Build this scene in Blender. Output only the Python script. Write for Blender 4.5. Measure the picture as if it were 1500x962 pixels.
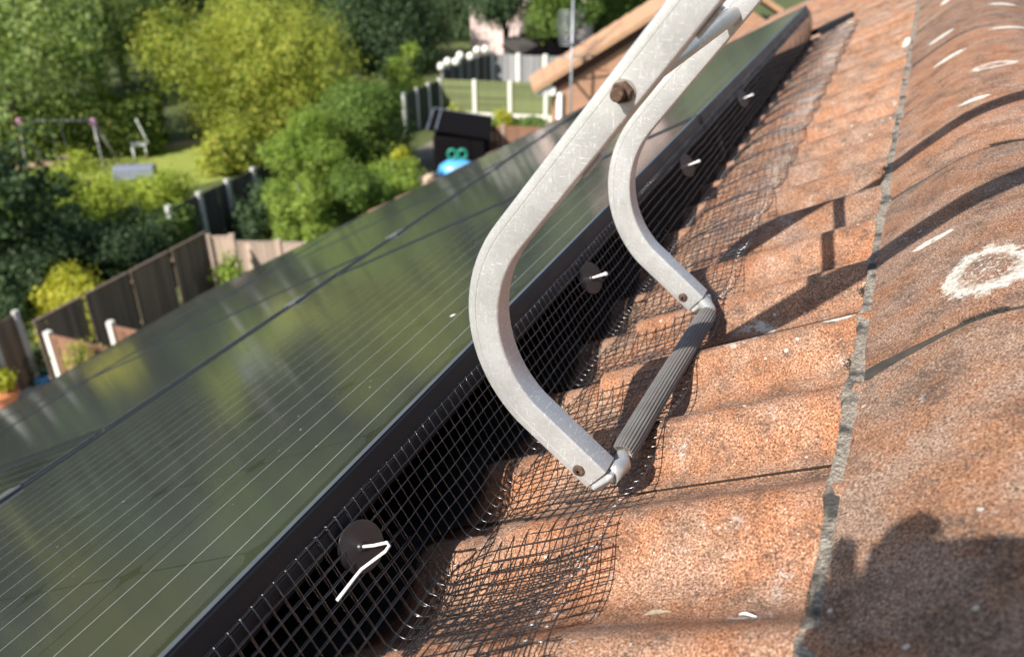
import bpy, math, random
import numpy as np
from mathutils import Vector, Matrix, noise

for o in list(bpy.data.objects): bpy.data.objects.remove(o, do_unlink=True)
sc = bpy.context.scene
col = sc.collection
R = math.radians

# ------------------------------------------------------------------ camera
CZ = 10.0                                   # camera height above the gardens
FPX, PITCH, YAW, ROLL = 1230.0, R(28.5), R(24.4), R(-0.5)
cf = Vector((-math.sin(YAW)*math.cos(PITCH), math.cos(YAW)*math.cos(PITCH), -math.sin(PITCH)))
r0 = Vector((math.cos(YAW), math.sin(YAW), 0)); u0 = r0.cross(cf)
cr = r0*math.cos(ROLL)+u0*math.sin(ROLL); cu = u0*math.cos(ROLL)-r0*math.sin(ROLL)
cam = bpy.data.cameras.new('camera'); camo = bpy.data.objects.new('camera', cam); col.objects.link(camo)
m3 = Matrix((cr, cu, -cf)).transposed()
camo.matrix_world = Matrix.Translation((0, 0, CZ)) @ m3.to_4x4()
cam.sensor_width = 36; cam.sensor_fit = 'HORIZONTAL'; cam.lens = FPX/1500*36
cam.clip_start = 0.01; cam.clip_end = 2000
cam.dof.use_dof = True; cam.dof.focus_distance = 0.74; cam.dof.aperture_fstop = 6.6
sc.camera = camo

# ------------------------------------------------------------------ light
EL, AZ = R(37.5), R(71.5)                   # direction the sunlight travels
L = Vector((math.cos(EL)*math.cos(AZ), math.cos(EL)*math.sin(AZ), -math.sin(EL)))
w = bpy.data.worlds.new('World'); sc.world = w; w.use_nodes = True
nt = w.node_tree; bg = nt.nodes['Background']
sky = nt.nodes.new('ShaderNodeTexSky'); sky.sky_type = 'NISHITA'; sky.sun_disc = False
sky.sun_elevation = EL; sky.sun_rotation = math.atan2(-L.x, -L.y)
nt.links.new(sky.outputs[0], bg.inputs[0]); bg.inputs[1].default_value = 0.08
sl = bpy.data.lights.new('sun', 'SUN'); sl.energy = 4.4; sl.angle = R(0.55); sl.color = (1.0, 0.95, 0.87)
slo = bpy.data.objects.new('sun', sl); col.objects.link(slo)
slo.rotation_euler = L.to_track_quat('-Z', 'Y').to_euler()
sc.view_settings.view_transform = 'Standard'; sc.view_settings.look = 'None'
sc.view_settings.exposure = 0.82; sc.view_settings.gamma = 1.0

# ------------------------------------------------------------------ helpers
def pray(x, y): return cf + cr*((x-750)/FPX) + cu*((481-y)/FPX)
def gp(x, y, z=0.0):                        # pixel -> point on the level z
    v = pray(x, y); return Vector((0, 0, CZ)) + v*((z-CZ)/v.z)
def tp(x, y, dist):                         # pixel -> point at a horizontal distance
    v = pray(x, y); return Vector((0, 0, CZ)) + v*(dist/math.hypot(v.x, v.y))

def tag(o, label=None, cat=None, group=None, kind=None):
    if label: o['label'] = label
    if cat: o['category'] = cat
    if group: o['group'] = group
    if kind: o['kind'] = kind
    return o
def empty(name, loc=(0, 0, 0), rz=0.0):
    o = bpy.data.objects.new(name, None); o.empty_display_size = .1; col.objects.link(o)
    o.location = loc; o.rotation_euler = (0, 0, rz); return o
def link(name, me, m, parent=None, loc=None):
    if m is not None and len(me.materials) == 0: me.materials.append(m)
    o = bpy.data.objects.new(name, me); col.objects.link(o)
    if parent is not None: o.parent = parent
    if loc is not None: o.location = loc
    return o
class MB:
    def __init__(s): s.v = []; s.f = []; s.sm = []
    def add(s, vs, fs, smooth=False):
        b = len(s.v); s.v += [tuple(p) for p in vs]
        s.f += [tuple(i+b for i in f) for f in fs]; s.sm += [smooth]*len(fs); return s
    def box(s, c, d, M=None, bev=0.0):
        hx, hy, hz = d[0]/2, d[1]/2, d[2]/2
        if bev <= 0:
            vs = [Vector((x, y, z)) for x in (-hx, hx) for y in (-hy, hy) for z in (-hz, hz)]
            fs = [(0,1,3,2),(4,6,7,5),(0,4,5,1),(2,3,7,6),(0,2,6,4),(1,5,7,3)]
        else:
            vs = []; fs = []; b = bev; idx = {}
            for sx in (-1, 1):
                for sy in (-1, 1):
                    for sz in (-1, 1):
                        for ax in range(3):
                            p = [sx*(hx-b), sy*(hy-b), sz*(hz-b)]; p[ax] = (sx*hx, sy*hy, sz*hz)[ax]
                            idx[(sx, sy, sz, ax)] = len(vs); vs.append(Vector(p))
            S = (-1, 1)
            for ax in range(3):
                a1, a2 = (ax+1) % 3, (ax+2) % 3
                for sg in S:
                    q = []
                    for (p1, p2) in ((-1,-1),(1,-1),(1,1),(-1,1)):
                        k = [0,0,0]; k[ax] = sg; k[a1] = p1; k[a2] = p2; q.append(idx[(*k, ax)])
                    fs.append(tuple(q if sg > 0 else q[::-1]))
                for p1 in S:
                    for p2 in S:
                        k0 = [0,0,0]; k0[ax] = -1; k0[a1] = p1; k0[a2] = p2
                        k1 = list(k0); k1[ax] = 1
                        q = [idx[(*k0, a1)], idx[(*k1, a1)], idx[(*k1, a2)], idx[(*k0, a2)]]
                        fs.append(tuple(q if p1*p2 < 0 else q[::-1]))
            for sx in S:
                for sy in S:
                    for sz in S:
                        q = [idx[(sx, sy, sz, 0)], idx[(sx, sy, sz, 1)], idx[(sx, sy, sz, 2)]]
                        fs.append(tuple(q if sx*sy*sz > 0 else q[::-1]))
        c = Vector(c)
        vs = [(M @ p if M is not None else p)+c for p in vs]
        return s.add(vs, fs)
    def tube(s, path, rad, n=8, caps=True, smooth=True, sq=None):
        P = [Vector(p) for p in path]; k = len(P)
        rr = rad if isinstance(rad, (list, tuple)) else [rad]*k
        T = [(P[min(i+1, k-1)]-P[max(i-1, 0)]).normalized() for i in range(k)]
        a = Vector((0, 0, 1)) if abs(T[0].z) < .9 else Vector((1, 0, 0))
        N = (a-T[0]*a.dot(T[0])).normalized(); vs = []
        for i in range(k):
            N = (N-T[i]*N.dot(T[i])).normalized(); B = T[i].cross(N)
            for j in range(n):
                t = 2*math.pi*j/n; vs.append(P[i]+(N*math.cos(t)+B*math.sin(t))*rr[i])
        fs = [(i*n+j, i*n+(j+1) % n, (i+1)*n+(j+1) % n, (i+1)*n+j) for i in range(k-1) for j in range(n)]
        s.add(vs, fs, smooth)
        if caps:
            b = len(s.v)-k*n
            s.f += [tuple(b+j for j in range(n))[::-1], tuple(b+(k-1)*n+j for j in range(n))]; s.sm += [False]*2
        return s
    def mesh(s, name):
        me = bpy.data.meshes.new(name); me.from_pydata(s.v, [], s.f); me.update()
        me.polygons.foreach_set('use_smooth', s.sm); return me
    def build(s, name, m, parent=None, loc=None): return link(name, s.mesh(name), m, parent, loc)

# ------------------------------------------------------------------ materials
class NT:
    def __init__(s, name):
        s.m = bpy.data.materials.new(name); s.m.use_nodes = True; s.t = s.m.node_tree
        s.b = s.t.nodes['Principled BSDF']; s.pos = None
    def n(s, ty, **k):
        o = s.t.nodes.new(ty)
        for a, b in k.items(): setattr(o, a, b)
        return o
    def l(s, a, b): s.t.links.new(a, b)
    def P(s):
        if s.pos is None: s.pos = s.n('ShaderNodeNewGeometry').outputs['Position']
        return s.pos
    def noise(s, scale, detail=3, rough=.55, vec=None, dist=0):
        o = s.n('ShaderNodeTexNoise'); o.inputs['Scale'].default_value = scale; o.inputs['Detail'].default_value = detail
        o.inputs['Roughness'].default_value = rough; o.inputs['Distortion'].default_value = dist
        s.l(vec or s.P(), o.inputs['Vector']); return o.outputs['Fac']
    def stretch(s, x, y, z):
        o = s.n('ShaderNodeMapping'); o.inputs['Scale'].default_value = (x, y, z); s.l(s.P(), o.inputs[0]); return o.outputs[0]
    def voro(s, scale, feature='F1', vec=None):
        o = s.n('ShaderNodeTexVoronoi', feature=feature); o.inputs['Scale'].default_value = scale
        s.l(vec or s.P(), o.inputs['Vector']); return o
    def ramp(s, fac, stops):
        o = s.n('ShaderNodeValToRGB'); e = o.color_ramp.elements
        while len(e) < len(stops): e.new(.5)
        for i, (p, c) in enumerate(stops):
            e[i].position = p; e[i].color = (*c, 1) if len(c) == 3 else c
        s.l(fac, o.inputs[0]); return o.outputs[0]
    def map(s, fac, a, b, c=0, d=1):
        o = s.n('ShaderNodeMapRange'); o.clamp = True
        for i, v in enumerate((a, b, c, d)): o.inputs[i+1].default_value = v
        s.l(fac, o.inputs[0]); return o.outputs[0]
    def math(s, op, a, b=None, c=None):
        o = s.n('ShaderNodeMath', operation=op)
        for i, v in enumerate((a, b, c)):
            if v is None: continue
            if isinstance(v, (int, float)): o.inputs[i].default_value = v
            else: s.l(v, o.inputs[i])
        return o.outputs[0]
    def mix(s, fac, a, b, blend='MIX'):
        o = s.n('ShaderNodeMix', data_type='RGBA', blend_type=blend)
        for i, v in ((0, fac), (6, a), (7, b)):
            if isinstance(v, (int, float)): o.inputs[i].default_value = v
            elif isinstance(v, tuple): o.inputs[i].default_value = (*v, 1)
            else: s.l(v, o.inputs[i])
        return o.outputs[2]
    def col(s, c):
        if isinstance(c, tuple): s.b.inputs['Base Color'].default_value = (*c, 1)
        else: s.l(c, s.b.inputs['Base Color'])
        return s
    def set(s, **k):
        for a, v in k.items():
            i = s.b.inputs[a.replace('_', ' ')]
            if isinstance(v, (int, float)): i.default_value = v
            elif isinstance(v, tuple): i.default_value = v
            else: s.l(v, i)
        return s
    def bump(s, h, strength=.3, dist=.001):
        o = s.n('ShaderNodeBump'); o.inputs['Strength'].default_value = strength; o.inputs['Distance'].default_value = dist
        s.l(h, o.inputs['Height']); s.l(o.outputs[0], s.b.inputs['Normal']); return s
def plain(name, c, rough=.6, metal=0.0, var=.25, scale=6.0, bump=0.0, bscale=60):
    t = NT(name); f = t.noise(scale, 4)
    t.col(t.mix(f, tuple(x*(1-var) for x in c), tuple(min(1, x*(1+var)) for x in c)))
    t.set(Roughness=rough, Metallic=metal)
    if bump: t.bump(t.noise(bscale, 3), bump, .01)
    return t.m

# white crusts of lichen on ridge and slope: centre x, y and radii in metres, ring or full
LICHEN = [(.101,.765,.031,.048,1),(.063,.894,.017,.0075,0),(.070,2.15,.022,.022,0),(.082,1.845,.024,.019,0),
  (.142,1.622,.034,.020,1),(.182,1.992,.036,.013,0),(.108,1.405,.020,.011,0),(.079,2.70,.012,.04,0),
  (-.104,.842,.036,.050,2),(-.008,.798,.014,.0055,0),(-.099,1.099,.009,.010,0),(-.126,2.248,.012,.018,0),
  (.003,1.83,.018,.012,0),(.004,2.463,.010,.022,0),(-.0265,.4085,.006,.0018,0),(-.211,.847,.009,.013,0),
  (.235,.62,.012,.02,0),(.16,.585,.006,.006,0),(.19,2.35,.03,.02,0),(.15,2.9,.03,.03,0),(-.05,1.40,.006,.008,0)]
def roof_mat():
    t = NT('weathered_concrete_tile')
    g = t.noise(560, 2, .8)
    grain = t.ramp(g, [(.33,(.060,.042,.033)),(.42,(.22,.130,.090)),(.50,(.36,.225,.158)),(.58,(.45,.300,.218)),(.69,(.68,.56,.46))])
    big = t.noise(9, 5, .62)
    red = t.mix(t.map(t.noise(17, 4, .6), .42, .62), grain, t.mix(1.0, grain, (1.0,.78,.62), 'MULTIPLY'))
    soot = t.map(t.noise(26, 6, .7), .47, .64, 0, .80)
    soot = t.math('MULTIPLY', soot, t.map(t.noise(300, 3, .7), .36, .54))
    c = t.mix(soot, red, (.075,.060,.052))
    oi = t.n('ShaderNodeObjectInfo').outputs['Random']
    c = t.mix(1.0, c, t.ramp(oi, [(0,(.84,.82,.82)),(.35,(1,.99,.97)),(.7,(1.08,.98,.90)),(1,(1.0,.88,.80))]), 'MULTIPLY')
    c = t.mix(t.map(big, .35, .7, 0, .35), c, t.mix(1.0, c, (.62,.60,.60), 'MULTIPLY'))
    # pale grit
    v = t.voro(190); sp = t.math('MULTIPLY', t.map(v.outputs['Distance'], .16, .10), t.map(t.noise(60, 2), .5, .62))
    c = t.mix(sp, c, (.62,.50,.40))
    v2 = t.voro(42); sp2 = t.math('MULTIPLY', t.map(t.math('MULTIPLY_ADD', t.noise(260, 3, .7), .16, v2.outputs['Distance']), .175, .15), t.map(t.noise(13, 2), .50, .60))
    c = t.mix(sp2, c, (.60,.54,.46))
    # ochre lichen
    yl = t.math('MULTIPLY', t.map(t.noise(38, 5, .7), .70, .76), t.map(t.noise(240, 2), .45, .55))
    c = t.mix(yl, c, (.42,.30,.06))
    gm = t.math('MULTIPLY', t.map(t.noise(30, 4, .7), .62, .72, 0, .8), t.map(t.noise(360, 2), .48, .56))
    c = t.mix(gm, c, (.50,.48,.45))
    xyz = t.n('ShaderNodeSeparateXYZ'); t.l(t.P(), xyz.inputs[0]); X, Y = xyz.outputs[0], xyz.outputs[1]
    e1 = t.math('MULTIPLY_ADD', t.noise(110, 6, .75), 1.3, -.62); e2 = t.noise(210, 3, .7)
    tot = None
    for (x, y, rx, ry, ring) in LICHEN:
        dx = t.math('MULTIPLY', t.math('SUBTRACT', X, x), 1/rx); dy = t.math('MULTIPLY', t.math('SUBTRACT', Y, y), 1/ry)
        d = t.math('SQRT', t.math('ADD', t.math('MULTIPLY', dx, dx), t.math('MULTIPLY', dy, dy)))
        d = t.math('ADD', d, e1)
        mk = t.map(d, 1.06, .90)
        if ring == 1: mk = t.math('MULTIPLY', mk, t.math('MAXIMUM', t.math('MULTIPLY', t.map(d, .55, .85), t.map(e2, .33, .42, .3, 1)), t.map(e2, .55, .62, 0, .8)))
        if ring == 2: mk = t.math('MULTIPLY', mk, t.math('MULTIPLY', t.map(d, .80, .88), t.map(dx, -.5, .1)))
        if ring == 0: mk = t.math('MULTIPLY', mk, t.map(e2, .36, .46, .25, 1))
        tot = mk if tot is None else t.math('MAXIMUM', tot, mk)
    c = t.mix(tot, c, t.mix(t.noise(330, 3, .7), (.40,.38,.32), (.86,.84,.76)))
    t.col(c).set(Roughness=.92); t.b.inputs['Specular IOR Level'].default_value = .25
    h = t.math('ADD', t.math('MULTIPLY', g, 1.0), t.math('MULTIPLY', t.noise(150, 3, .6), 1.2))
    return t.bump(h, .75, .0013).m
M_TILE = roof_mat()
def mortar_mat():
    t = NT('sand_mortar'); g = t.noise(330, 4, .7)
    c = t.ramp(g, [(.3,(.05,.045,.04)),(.5,(.30,.25,.20)),(.7,(.55,.49,.40))])
    c = t.mix(t.map(t.noise(28, 4), .52, .64), c, (.06,.055,.048))
    t.col(c).set(Roughness=.95); return t.bump(t.noise(420, 3), .9, .003).m
M_MORT = mortar_mat()
M_MOSS = plain('dry_moss', (.055,.048,.036), .95, 0, .7, 260)
M_DARK = plain('dark_underlay', (.02,.018,.017), .9)
def alu_mat():
    t = NT('weathered_aluminium')
    f = t.noise(14, 6, .72); c = t.mix(t.map(f, .3, .75), (.50,.50,.495), (.60,.60,.59))
    blot = t.map(t.noise(380, 5, .8), .50, .70, 0, .40); c = t.mix(blot, c, (.34,.335,.32))
    s1 = t.noise(9, 3, .6, t.stretch(14, 14, 90), 1.2); s2 = t.noise(9, 3, .6, t.stretch(95, 14, 12), 1.2)
    scr = t.math('MAXIMUM', t.map(s1, .63, .65, 0, .7), t.map(s2, .63, .65, 0, .7)); c = t.mix(scr, c, (.84,.84,.83))
    pit = t.map(t.voro(240).outputs['Distance'], .13, .08, 0, .55); pit = t.math('MULTIPLY', pit, t.map(t.noise(34, 2), .5, .6))
    c = t.mix(pit, c, (.20,.16,.13))
    rb = t.math('MULTIPLY', t.map(t.noise(18, 4, .6), .56, .70, 0, .45), t.map(t.noise(190, 2), .42, .6)); c = t.mix(rb, c, (.46,.38,.30))
    t.col(c).set(Metallic=.55, Roughness=t.map(f, .3, .7, .38, .55))
    return t.bump(t.math('ADD', t.noise(420, 3), t.math('MULTIPLY', scr, -.5)), .12, .0008).m
M_ALU = alu_mat()
def rust_mat():
    t = NT('rusty_steel'); f = t.noise(220, 5, .7)
    t.col(t.ramp(f, [(.3,(.030,.018,.013)),(.5,(.10,.055,.035)),(.64,(.17,.105,.07)),(.78,(.30,.26,.22))])).set(Roughness=.8, Metallic=.25)
    return t.bump(f, .8, .001).m
M_RUST = rust_mat()
M_STEEL = plain('dull_zinc', (.42,.38,.34), .5, .8, .3, 150)
def rubber_mat():
    t = NT('grey_rubber'); f = t.noise(60, 4)
    t.col(t.mix(f, (.13,.12,.11), (.23,.215,.20))).set(Roughness=.62); return t.bump(t.noise(300, 3), .25, .001).m
M_RUB = rubber_mat()
def pvc_mat():
    t = NT('black_coated_wire'); t.col((.008,.008,.009)).set(Roughness=.45, Coat_Weight=1.0, Coat_Roughness=.25, Coat_IOR=2.1)
    t.b.inputs['Specular IOR Level'].default_value = .1; return t.m
M_WIRE = pvc_mat()
def frame_mat():
    t = NT('black_anodised_frame'); f = t.noise(300, 3)
    c = t.mix(t.map(t.noise(900, 2), .62, .74, 0, .3), (.010,.011,.014), (.07,.07,.08))
    t.col(c).set(Roughness=t.map(t.noise(24, 3), .3, .7, .38, .50)); t.b.inputs['Specular IOR Level'].default_value = .35; return t.bump(f, .06, .0005).m
M_LIP = plain('lip_painted_light', (.105,.115,.135), .45, .2, .25, 60)  # sunlit brightness of the frame edge put into a lighter base colour
M_FRAME = frame_mat()
def glass_mat(name, base, dust=.14, fingers=False):
    t = NT(name)
    d = t.map(t.noise(7, 5, .62), .30, .75, .35, 1.0); fine = t.noise(620, 2, .7)
    dd = t.math('MULTIPLY', t.math('MULTIPLY', d, t.map(fine, .34, .70, .25, 1.25)), dust)
    v = t.voro(36); sp = t.math('MULTIPLY', t.map(v.outputs['Distance'], .06, .035), t.map(t.noise(9, 2), .50, .58))
    if fingers:
        sx = t.n('ShaderNodeSeparateXYZ'); t.l(t.P(), sx.inputs[0])
        fl = t.map(t.math('SINE', t.math('MULTIPLY', sx.outputs[1], 2*math.pi/.0021)), .45, .9, 0, .8); base = t.mix(fl, base, (.070,.074,.070))
    c = t.mix(dd, base, (.40,.41,.36)); c = t.mix(sp, c, (.55,.54,.48))
    t.col(c).set(Roughness=t.map(fine, .3, .7, .06, .12), IOR=1.5)
    t.b.inputs['Specular IOR Level'].default_value = .5
    t.set(Sheen_Weight=.07, Sheen_Roughness=.45); t.b.inputs['Sheen Tint'].default_value = (.8,.85,.75,1)
    return t.bump(fine, .03, .0006).m
M_GLASS = glass_mat('panel_glass', (.004,.005,.004), .045)
M_CELL = glass_mat('silicon_cell', (.008,.009,.010), .045, True)
M_BUS = glass_mat('tinned_busbar', (.34,.35,.35), .12)
M_WHITEPIN = plain('white_plastic_wire', (.80,.80,.80), .35, 0, .05)
M_DISC = plain('black_clip_disc', (.035,.032,.035), .30, .2, .3, 120)

# ------------------------------------------------------------------ roof geometry frame
AL = R(29.0)
n_l = Vector((-math.sin(AL), 0, math.cos(AL))); D_l = Vector((-math.cos(AL), 0, -math.sin(AL)))
MO = Vector((.01445, 0, CZ-.38806))         # line of the mortar bed, left side of the ridge
RX = .190                                   # x of the ridge crest
def slope(s, y, h):                         # s down the left slope, h above it
    return MO + D_l*s + n_l*h + Vector((0, y, 0))
WAVE = .1425; CREST0 = .508
def wave(y):
    ph = ((y-CREST0)/WAVE) % 1.0
    return (.5+.5*math.cos(2*math.pi*ph))**1.35
def tile_h(y): return -.017+.029*wave(y)
Y0, Y1 = -2.65, 6.2                         # house ends
SLEN = 4.86                                 # slope length

house = tag(empty('tiled_house', (RX, 2.0, 0)), 'brick house whose orange roll-tiled roof carries the solar panels', 'house')
def par(o, p):                              # keep world coordinates while parenting to an unrotated empty
    o.parent = p; o.matrix_parent_inverse = Matrix.Translation(-p.location); return o
roof = MB()
deckz = lambda x: CZ-.38806-.040-(abs(x-RX)-(RX-.01445))*math.tan(AL)
xl, xr = RX-4.45, RX+4.45
vs = []
for y in (Y0, Y1):
    vs += [(xl, y, deckz(xl)), (RX, y, deckz(RX)), (xr, y, deckz(xr)), (xl, y, deckz(xl)-.1), (RX, y, deckz(RX)-.1), (xr, y, deckz(xr)-.1)]
roof.add(vs, [(0,1,7,6),(1,2,8,7),(3,9,10,4),(4,10,11,5),(0,6,9,3),(2,5,11,8),(0,3,4,1),(1,4,5,2),(6,7,10,9),(7,8,11,10)])
roof_o = par(roof.build('roof', M_DARK), house)

TW = .2825                                  # cover width of one tile
def tile_mesh(length=.36, nu=22):
    m = MB(); th = .012; a = .0012
    us = [a+(TW-2.4*a)*i/nu for i in range(nu+1)]
    # local: x up the slope reversed (down), y along the ridge, z normal ; y=0 at the dark joint
    y_off = .58                             # a joint
    top = [(u, tile_h(y_off+u)+(.0035 if u < .02 else 0)*(1-u/.02 if u < .02 else 0)) for u in us]
    vs = []; ns = 3
    for k in range(ns+1):
        x = length*k/ns; dz = .012*(k/ns)
        vs += [(x, u, z+dz) for u, z in top]
    c = nu+1; fs = []
    for k in range(ns):
        for i in range(nu): fs.append((k*c+i, (k+1)*c+i, (k+1)*c+i+1, k*c+i+1))
    m.add(vs, fs, True)
    lowx = [(length, u, z+.012) for u, z in top]; bot = [(length, u, z) for u, z in top]
    m.add(lowx+bot, [(i, c+i, c+i+1, i+1) for i in range(nu)])
    for e in (0, nu):
        q = [(length*k/ns, us[e], top[e][1]+.012*k/ns) for k in range(ns+1)]; qb = [(x, y, z-.016) for x, y, z in q]
        ff = [(k, k+1, ns+2+k, ns+1+k) for k in range(ns)]
        m.add(q+qb, ff if e == 0 else [f[::-1] for f in ff])
    return m.mesh('tile')
tile_me = tile_mesh(); tile_me.materials.append(M_TILE)
rnd = random.Random(5)
GA = .335
joints = [.58+TW*k for k in range(-11, 20)]
Ml = Matrix((D_l, Vector((0, 1, 0)), n_l)).transposed()      # mirrored basis: faces are flipped below
def flip(me):
    me.flip_normals(); return me
flip(tile_me)
nfield = MB(); base_v = [v.co.copy() for v in tile_me.vertices]; base_f = [tuple(p.vertices) for p in tile_me.polygons]
def place_tile(side, k, j, single):
    s0 = -.075+k*GA; y = joints[j]
    if side == 0:
        o = MO+D_l*s0+Vector((0, y, 0))+n_l*(rnd.uniform(-.0012, .0012)-.012*0+ -.004)
        B = Ml
    else:
        Dr = Vector((math.cos(AL), 0, -math.sin(AL))); nr = Vector((math.sin(AL), 0, math.cos(AL)))
        o = Vector((2*RX-MO.x, y, MO.z))+Dr*s0+nr*-.004
        B = Matrix((Dr, Vector((0, 1, 0)), nr)).transposed()
    B = B @ Matrix.Rotation(rnd.uniform(-.004, .004), 3, 'Z')
    if single:
        t = bpy.data.objects.new('tile', tile_me); col.objects.link(t)
        t.parent = roof_o
        t.matrix_world = Matrix.Translation(o) @ B.to_4x4()
        t.matrix_parent_inverse = Matrix.Identity(4)
        t.matrix_local = Matrix.Translation(o) @ B.to_4x4()
    else:
        nfield.add([B @ v + o for v in base_v], base_f, True)
for k in range(14):
    for j in range(len(joints)-1):
        near = (k < 2 and .0 < joints[j] < 5.9)
        place_tile(0, k, j, near)
for k in range(14):
    for j in range(len(joints)-1): place_tile(1, k, j, k == 0 and .0 < joints[j] < 3)
# the right-hand copies are not mirrored: turn their faces outward in the joined field
fo = nfield.build('tile_field', M_TILE, None); fo['kind'] = 'stuff'; fo.parent = roof_o

gm = MB()
for y in joints:
    if -.3 < y < 6: 
        hh = tile_h(y)-.004+.0012
        for k in range(2):
            sa, sb = -.07+k*GA, -.075+(k+1)*GA
            gm.add([slope(sa, y-.0022, hh+.002), slope(sb, y-.0022, hh+.0125), slope(sb, y+.0016, hh+.0125), slope(sa, y+.0016, hh+.002)], [(0,1,2,3)])
go = gm.build('joint_grime', plain('joint_grime', (.030,.020,.014), 1.0, 0, .5, 300)); go.parent = roof_o; go['kind'] = 'stuff'
# ridge tiles
RP = [(.0150,-.3800),(.0195,-.3740),(.0270,-.3660),(.0415,-.3525),(.060,-.3355),(.083,-.3135),(.106,-.2970),(.145,-.2815),(.190,-.2745)]
RP = RP + [(2*RX-x, z) for x, z in RP[-2::-1]]
def smooth_profile(P, n):
    P = np.array(P); d = np.r_[0, np.cumsum(np.hypot(*np.diff(P, axis=0).T))]; t = np.linspace(0, d[-1], n)
    Q = np.c_[np.interp(t, d, P[:, 0]), np.interp(t, d, P[:, 1])]
    for _ in range(4): Q[1:-1] = (Q[:-2]+2*Q[1:-1]+Q[2:])/4
    return Q
RQ = smooth_profile(RP, 46)
def ridge_mesh(seed):
    ln = .4525; ny = 10; m = MB(); vs = []; n = len(RQ)
    for k in range(ny+1):
        y = ln*k/ny; e = .0016 if k in (0, ny) else 0
        yy = y+(.0012 if k == 0 else -.0012 if k == ny else 0)*0
        for i, (x, z) in enumerate(RQ):
            nn = noise.noise(Vector((x*9+seed*7, y*7, z*9)))*.0009
            nx = (x-RX)/.17
            vs.append((x-RX+(nx*(nn-e)), yy, z+nn-e))
    fs = [(k*n+i, k*n+i+1, (k+1)*n+i+1, (k+1)*n+i) for k in range(ny) for i in range(n-1)]
    m.add(vs, fs, True)
    for k in (0, ny):
        o = vs[k*n:(k+1)*n]; inn = [(x*.90, y, z-.016) for x, y, z in o]
        ff = [(i, i+1, n+i+1, n+i) for i in range(n-1)]
        m.add(o+inn, ff if k else [f[::-1] for f in ff])
    for i in (0, n-1):
        o = [vs[k*n+i] for k in range(ny+1)]; inn = [(x*.90, y, z-.012) for x, y, z in o]
        ff = [(k, k+1, ny+2+k, ny+1+k) for k in range(ny)]
        m.add(o+inn, ff if i == 0 else [f[::-1] for f in ff])
    me = m.mesh('ridge_tile'); me.flip_normals(); me.materials.append(M_TILE); return me
rmes = [ridge_mesh(i) for i in range(4)]
for q in range(-6, 12):
    y = .6777+.459*q
    if y > Y1-.3: break
    o = bpy.data.objects.new('ridge_tile', rmes[q % 4]); col.objects.link(o); o.parent = roof_o
    o.location = (RX+rnd.uniform(-.0015, .0015), y+.003, CZ+rnd.uniform(-.001, .0015)); o.rotation_euler = (0, 0, rnd.uniform(-.003, .003))
# mortar: bed along both edges and a core showing in the joints
bed = MB()
for sd in (0, 1):
    rows = []
    ys = np.arange(Y0+.2, Y1-.2, .006)
    for y in ys:
        n1 = noise.noise(Vector((y*14, 1.7+sd, 0))); n2 = noise.noise(Vector((y*60, 4.2+sd, 0))); n3 = noise.noise(Vector((y*150, 9.2, sd)))
        wd = .0022+.0028*max(0, n1+.25)+.0018*n2+.0011*n3
        zz = tile_h(y)
        lo = zz-.005
        p0 = slope(.0005+wd, y, lo-.002); p1 = slope(.0008+wd*.75, y, lo+.0022+.4*(.0105-lo)+.0010*n2); p2 = slope(-.0010+.0012*n2+.0008*n3, y, .0112+.0012*n1); p3 = slope(-.02, y, .006)
        rr = [p0, p1, p2, p3]
        if sd: rr = [Vector((2*RX-p.x, p.y, p.z)) for p in rr]
        rows.append(rr)
    vs = [p for r_ in rows for p in r_]; fs = [(4*i+j, 4*i+j+1, 4*i+j+5, 4*i+j+4) for i in range(len(rows)-1) for j in range(3)]
    bed.add(vs, fs if sd else [f[::-1] for f in fs], True)
core = [(RX+(x-RX)*.995, z-.0016) for x, z in RQ]
vs = [(x, y, CZ+z) for y in (Y0+.3, Y1-.4) for x, z in core]; n = len(core)
jb = MB().add(vs, [(i, n+i, n+i+1, i+1) for i in range(n-1)], True)
b_o = bed.build('mortar_bed', M_MORT); b_o.parent = roof_o
jb_o = jb.build('joint_mortar', plain('dark_joint_mortar', (.055,.045,.036), .95, 0, .8, 90)); jb_o.parent = roof_o
# moss in the mortar line
def moss(name, pts, seed, count, spread, size):
    rn = random.Random(seed); m = MB()
    for i in range(count):
        p = Vector(rn.choice(pts))+Vector((rn.gauss(0, spread), rn.gauss(0, spread*1.6), rn.uniform(0, spread)))
        d = Vector((rn.gauss(0, 1), rn.gauss(0, 1), abs(rn.gauss(.9, .6)))).normalized(); a = d.orthogonal().normalized()*size*.22
        t = p+d*size*rn.uniform(.5, 1.3)
        m.add([p-a, p+a, t, p+d.cross(a)], [(0,1,2),(1,3,2),(3,0,2)])
    o = m.build(name, M_MOSS, roof_o); o['kind'] = 'stuff'; return o
moss('moss', [slope(-.002, y, .006) for y in np.arange(.372, .425, .002)], 1, 4200, .0017, .0017)
ridge_z = lambda x: CZ+float(np.interp(x, RQ[:, 0], RQ[:, 1]))
moss('moss', [Vector((x, .6790, ridge_z(x)-.002)) for x in np.arange(.083, .112, .001)], 2, 420, .0012, .0026)
moss('moss', [Vector((x, 1.1380, ridge_z(x)-.002)) for x in np.arange(.118, .15, .001)], 3, 420, .0015, .0035)
moss('moss', [slope(.003, y, .003) for y in (.70,.705,.86,.867,.93,.935,1.28,1.30,1.31)], 4, 420, .003, .0035)

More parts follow.
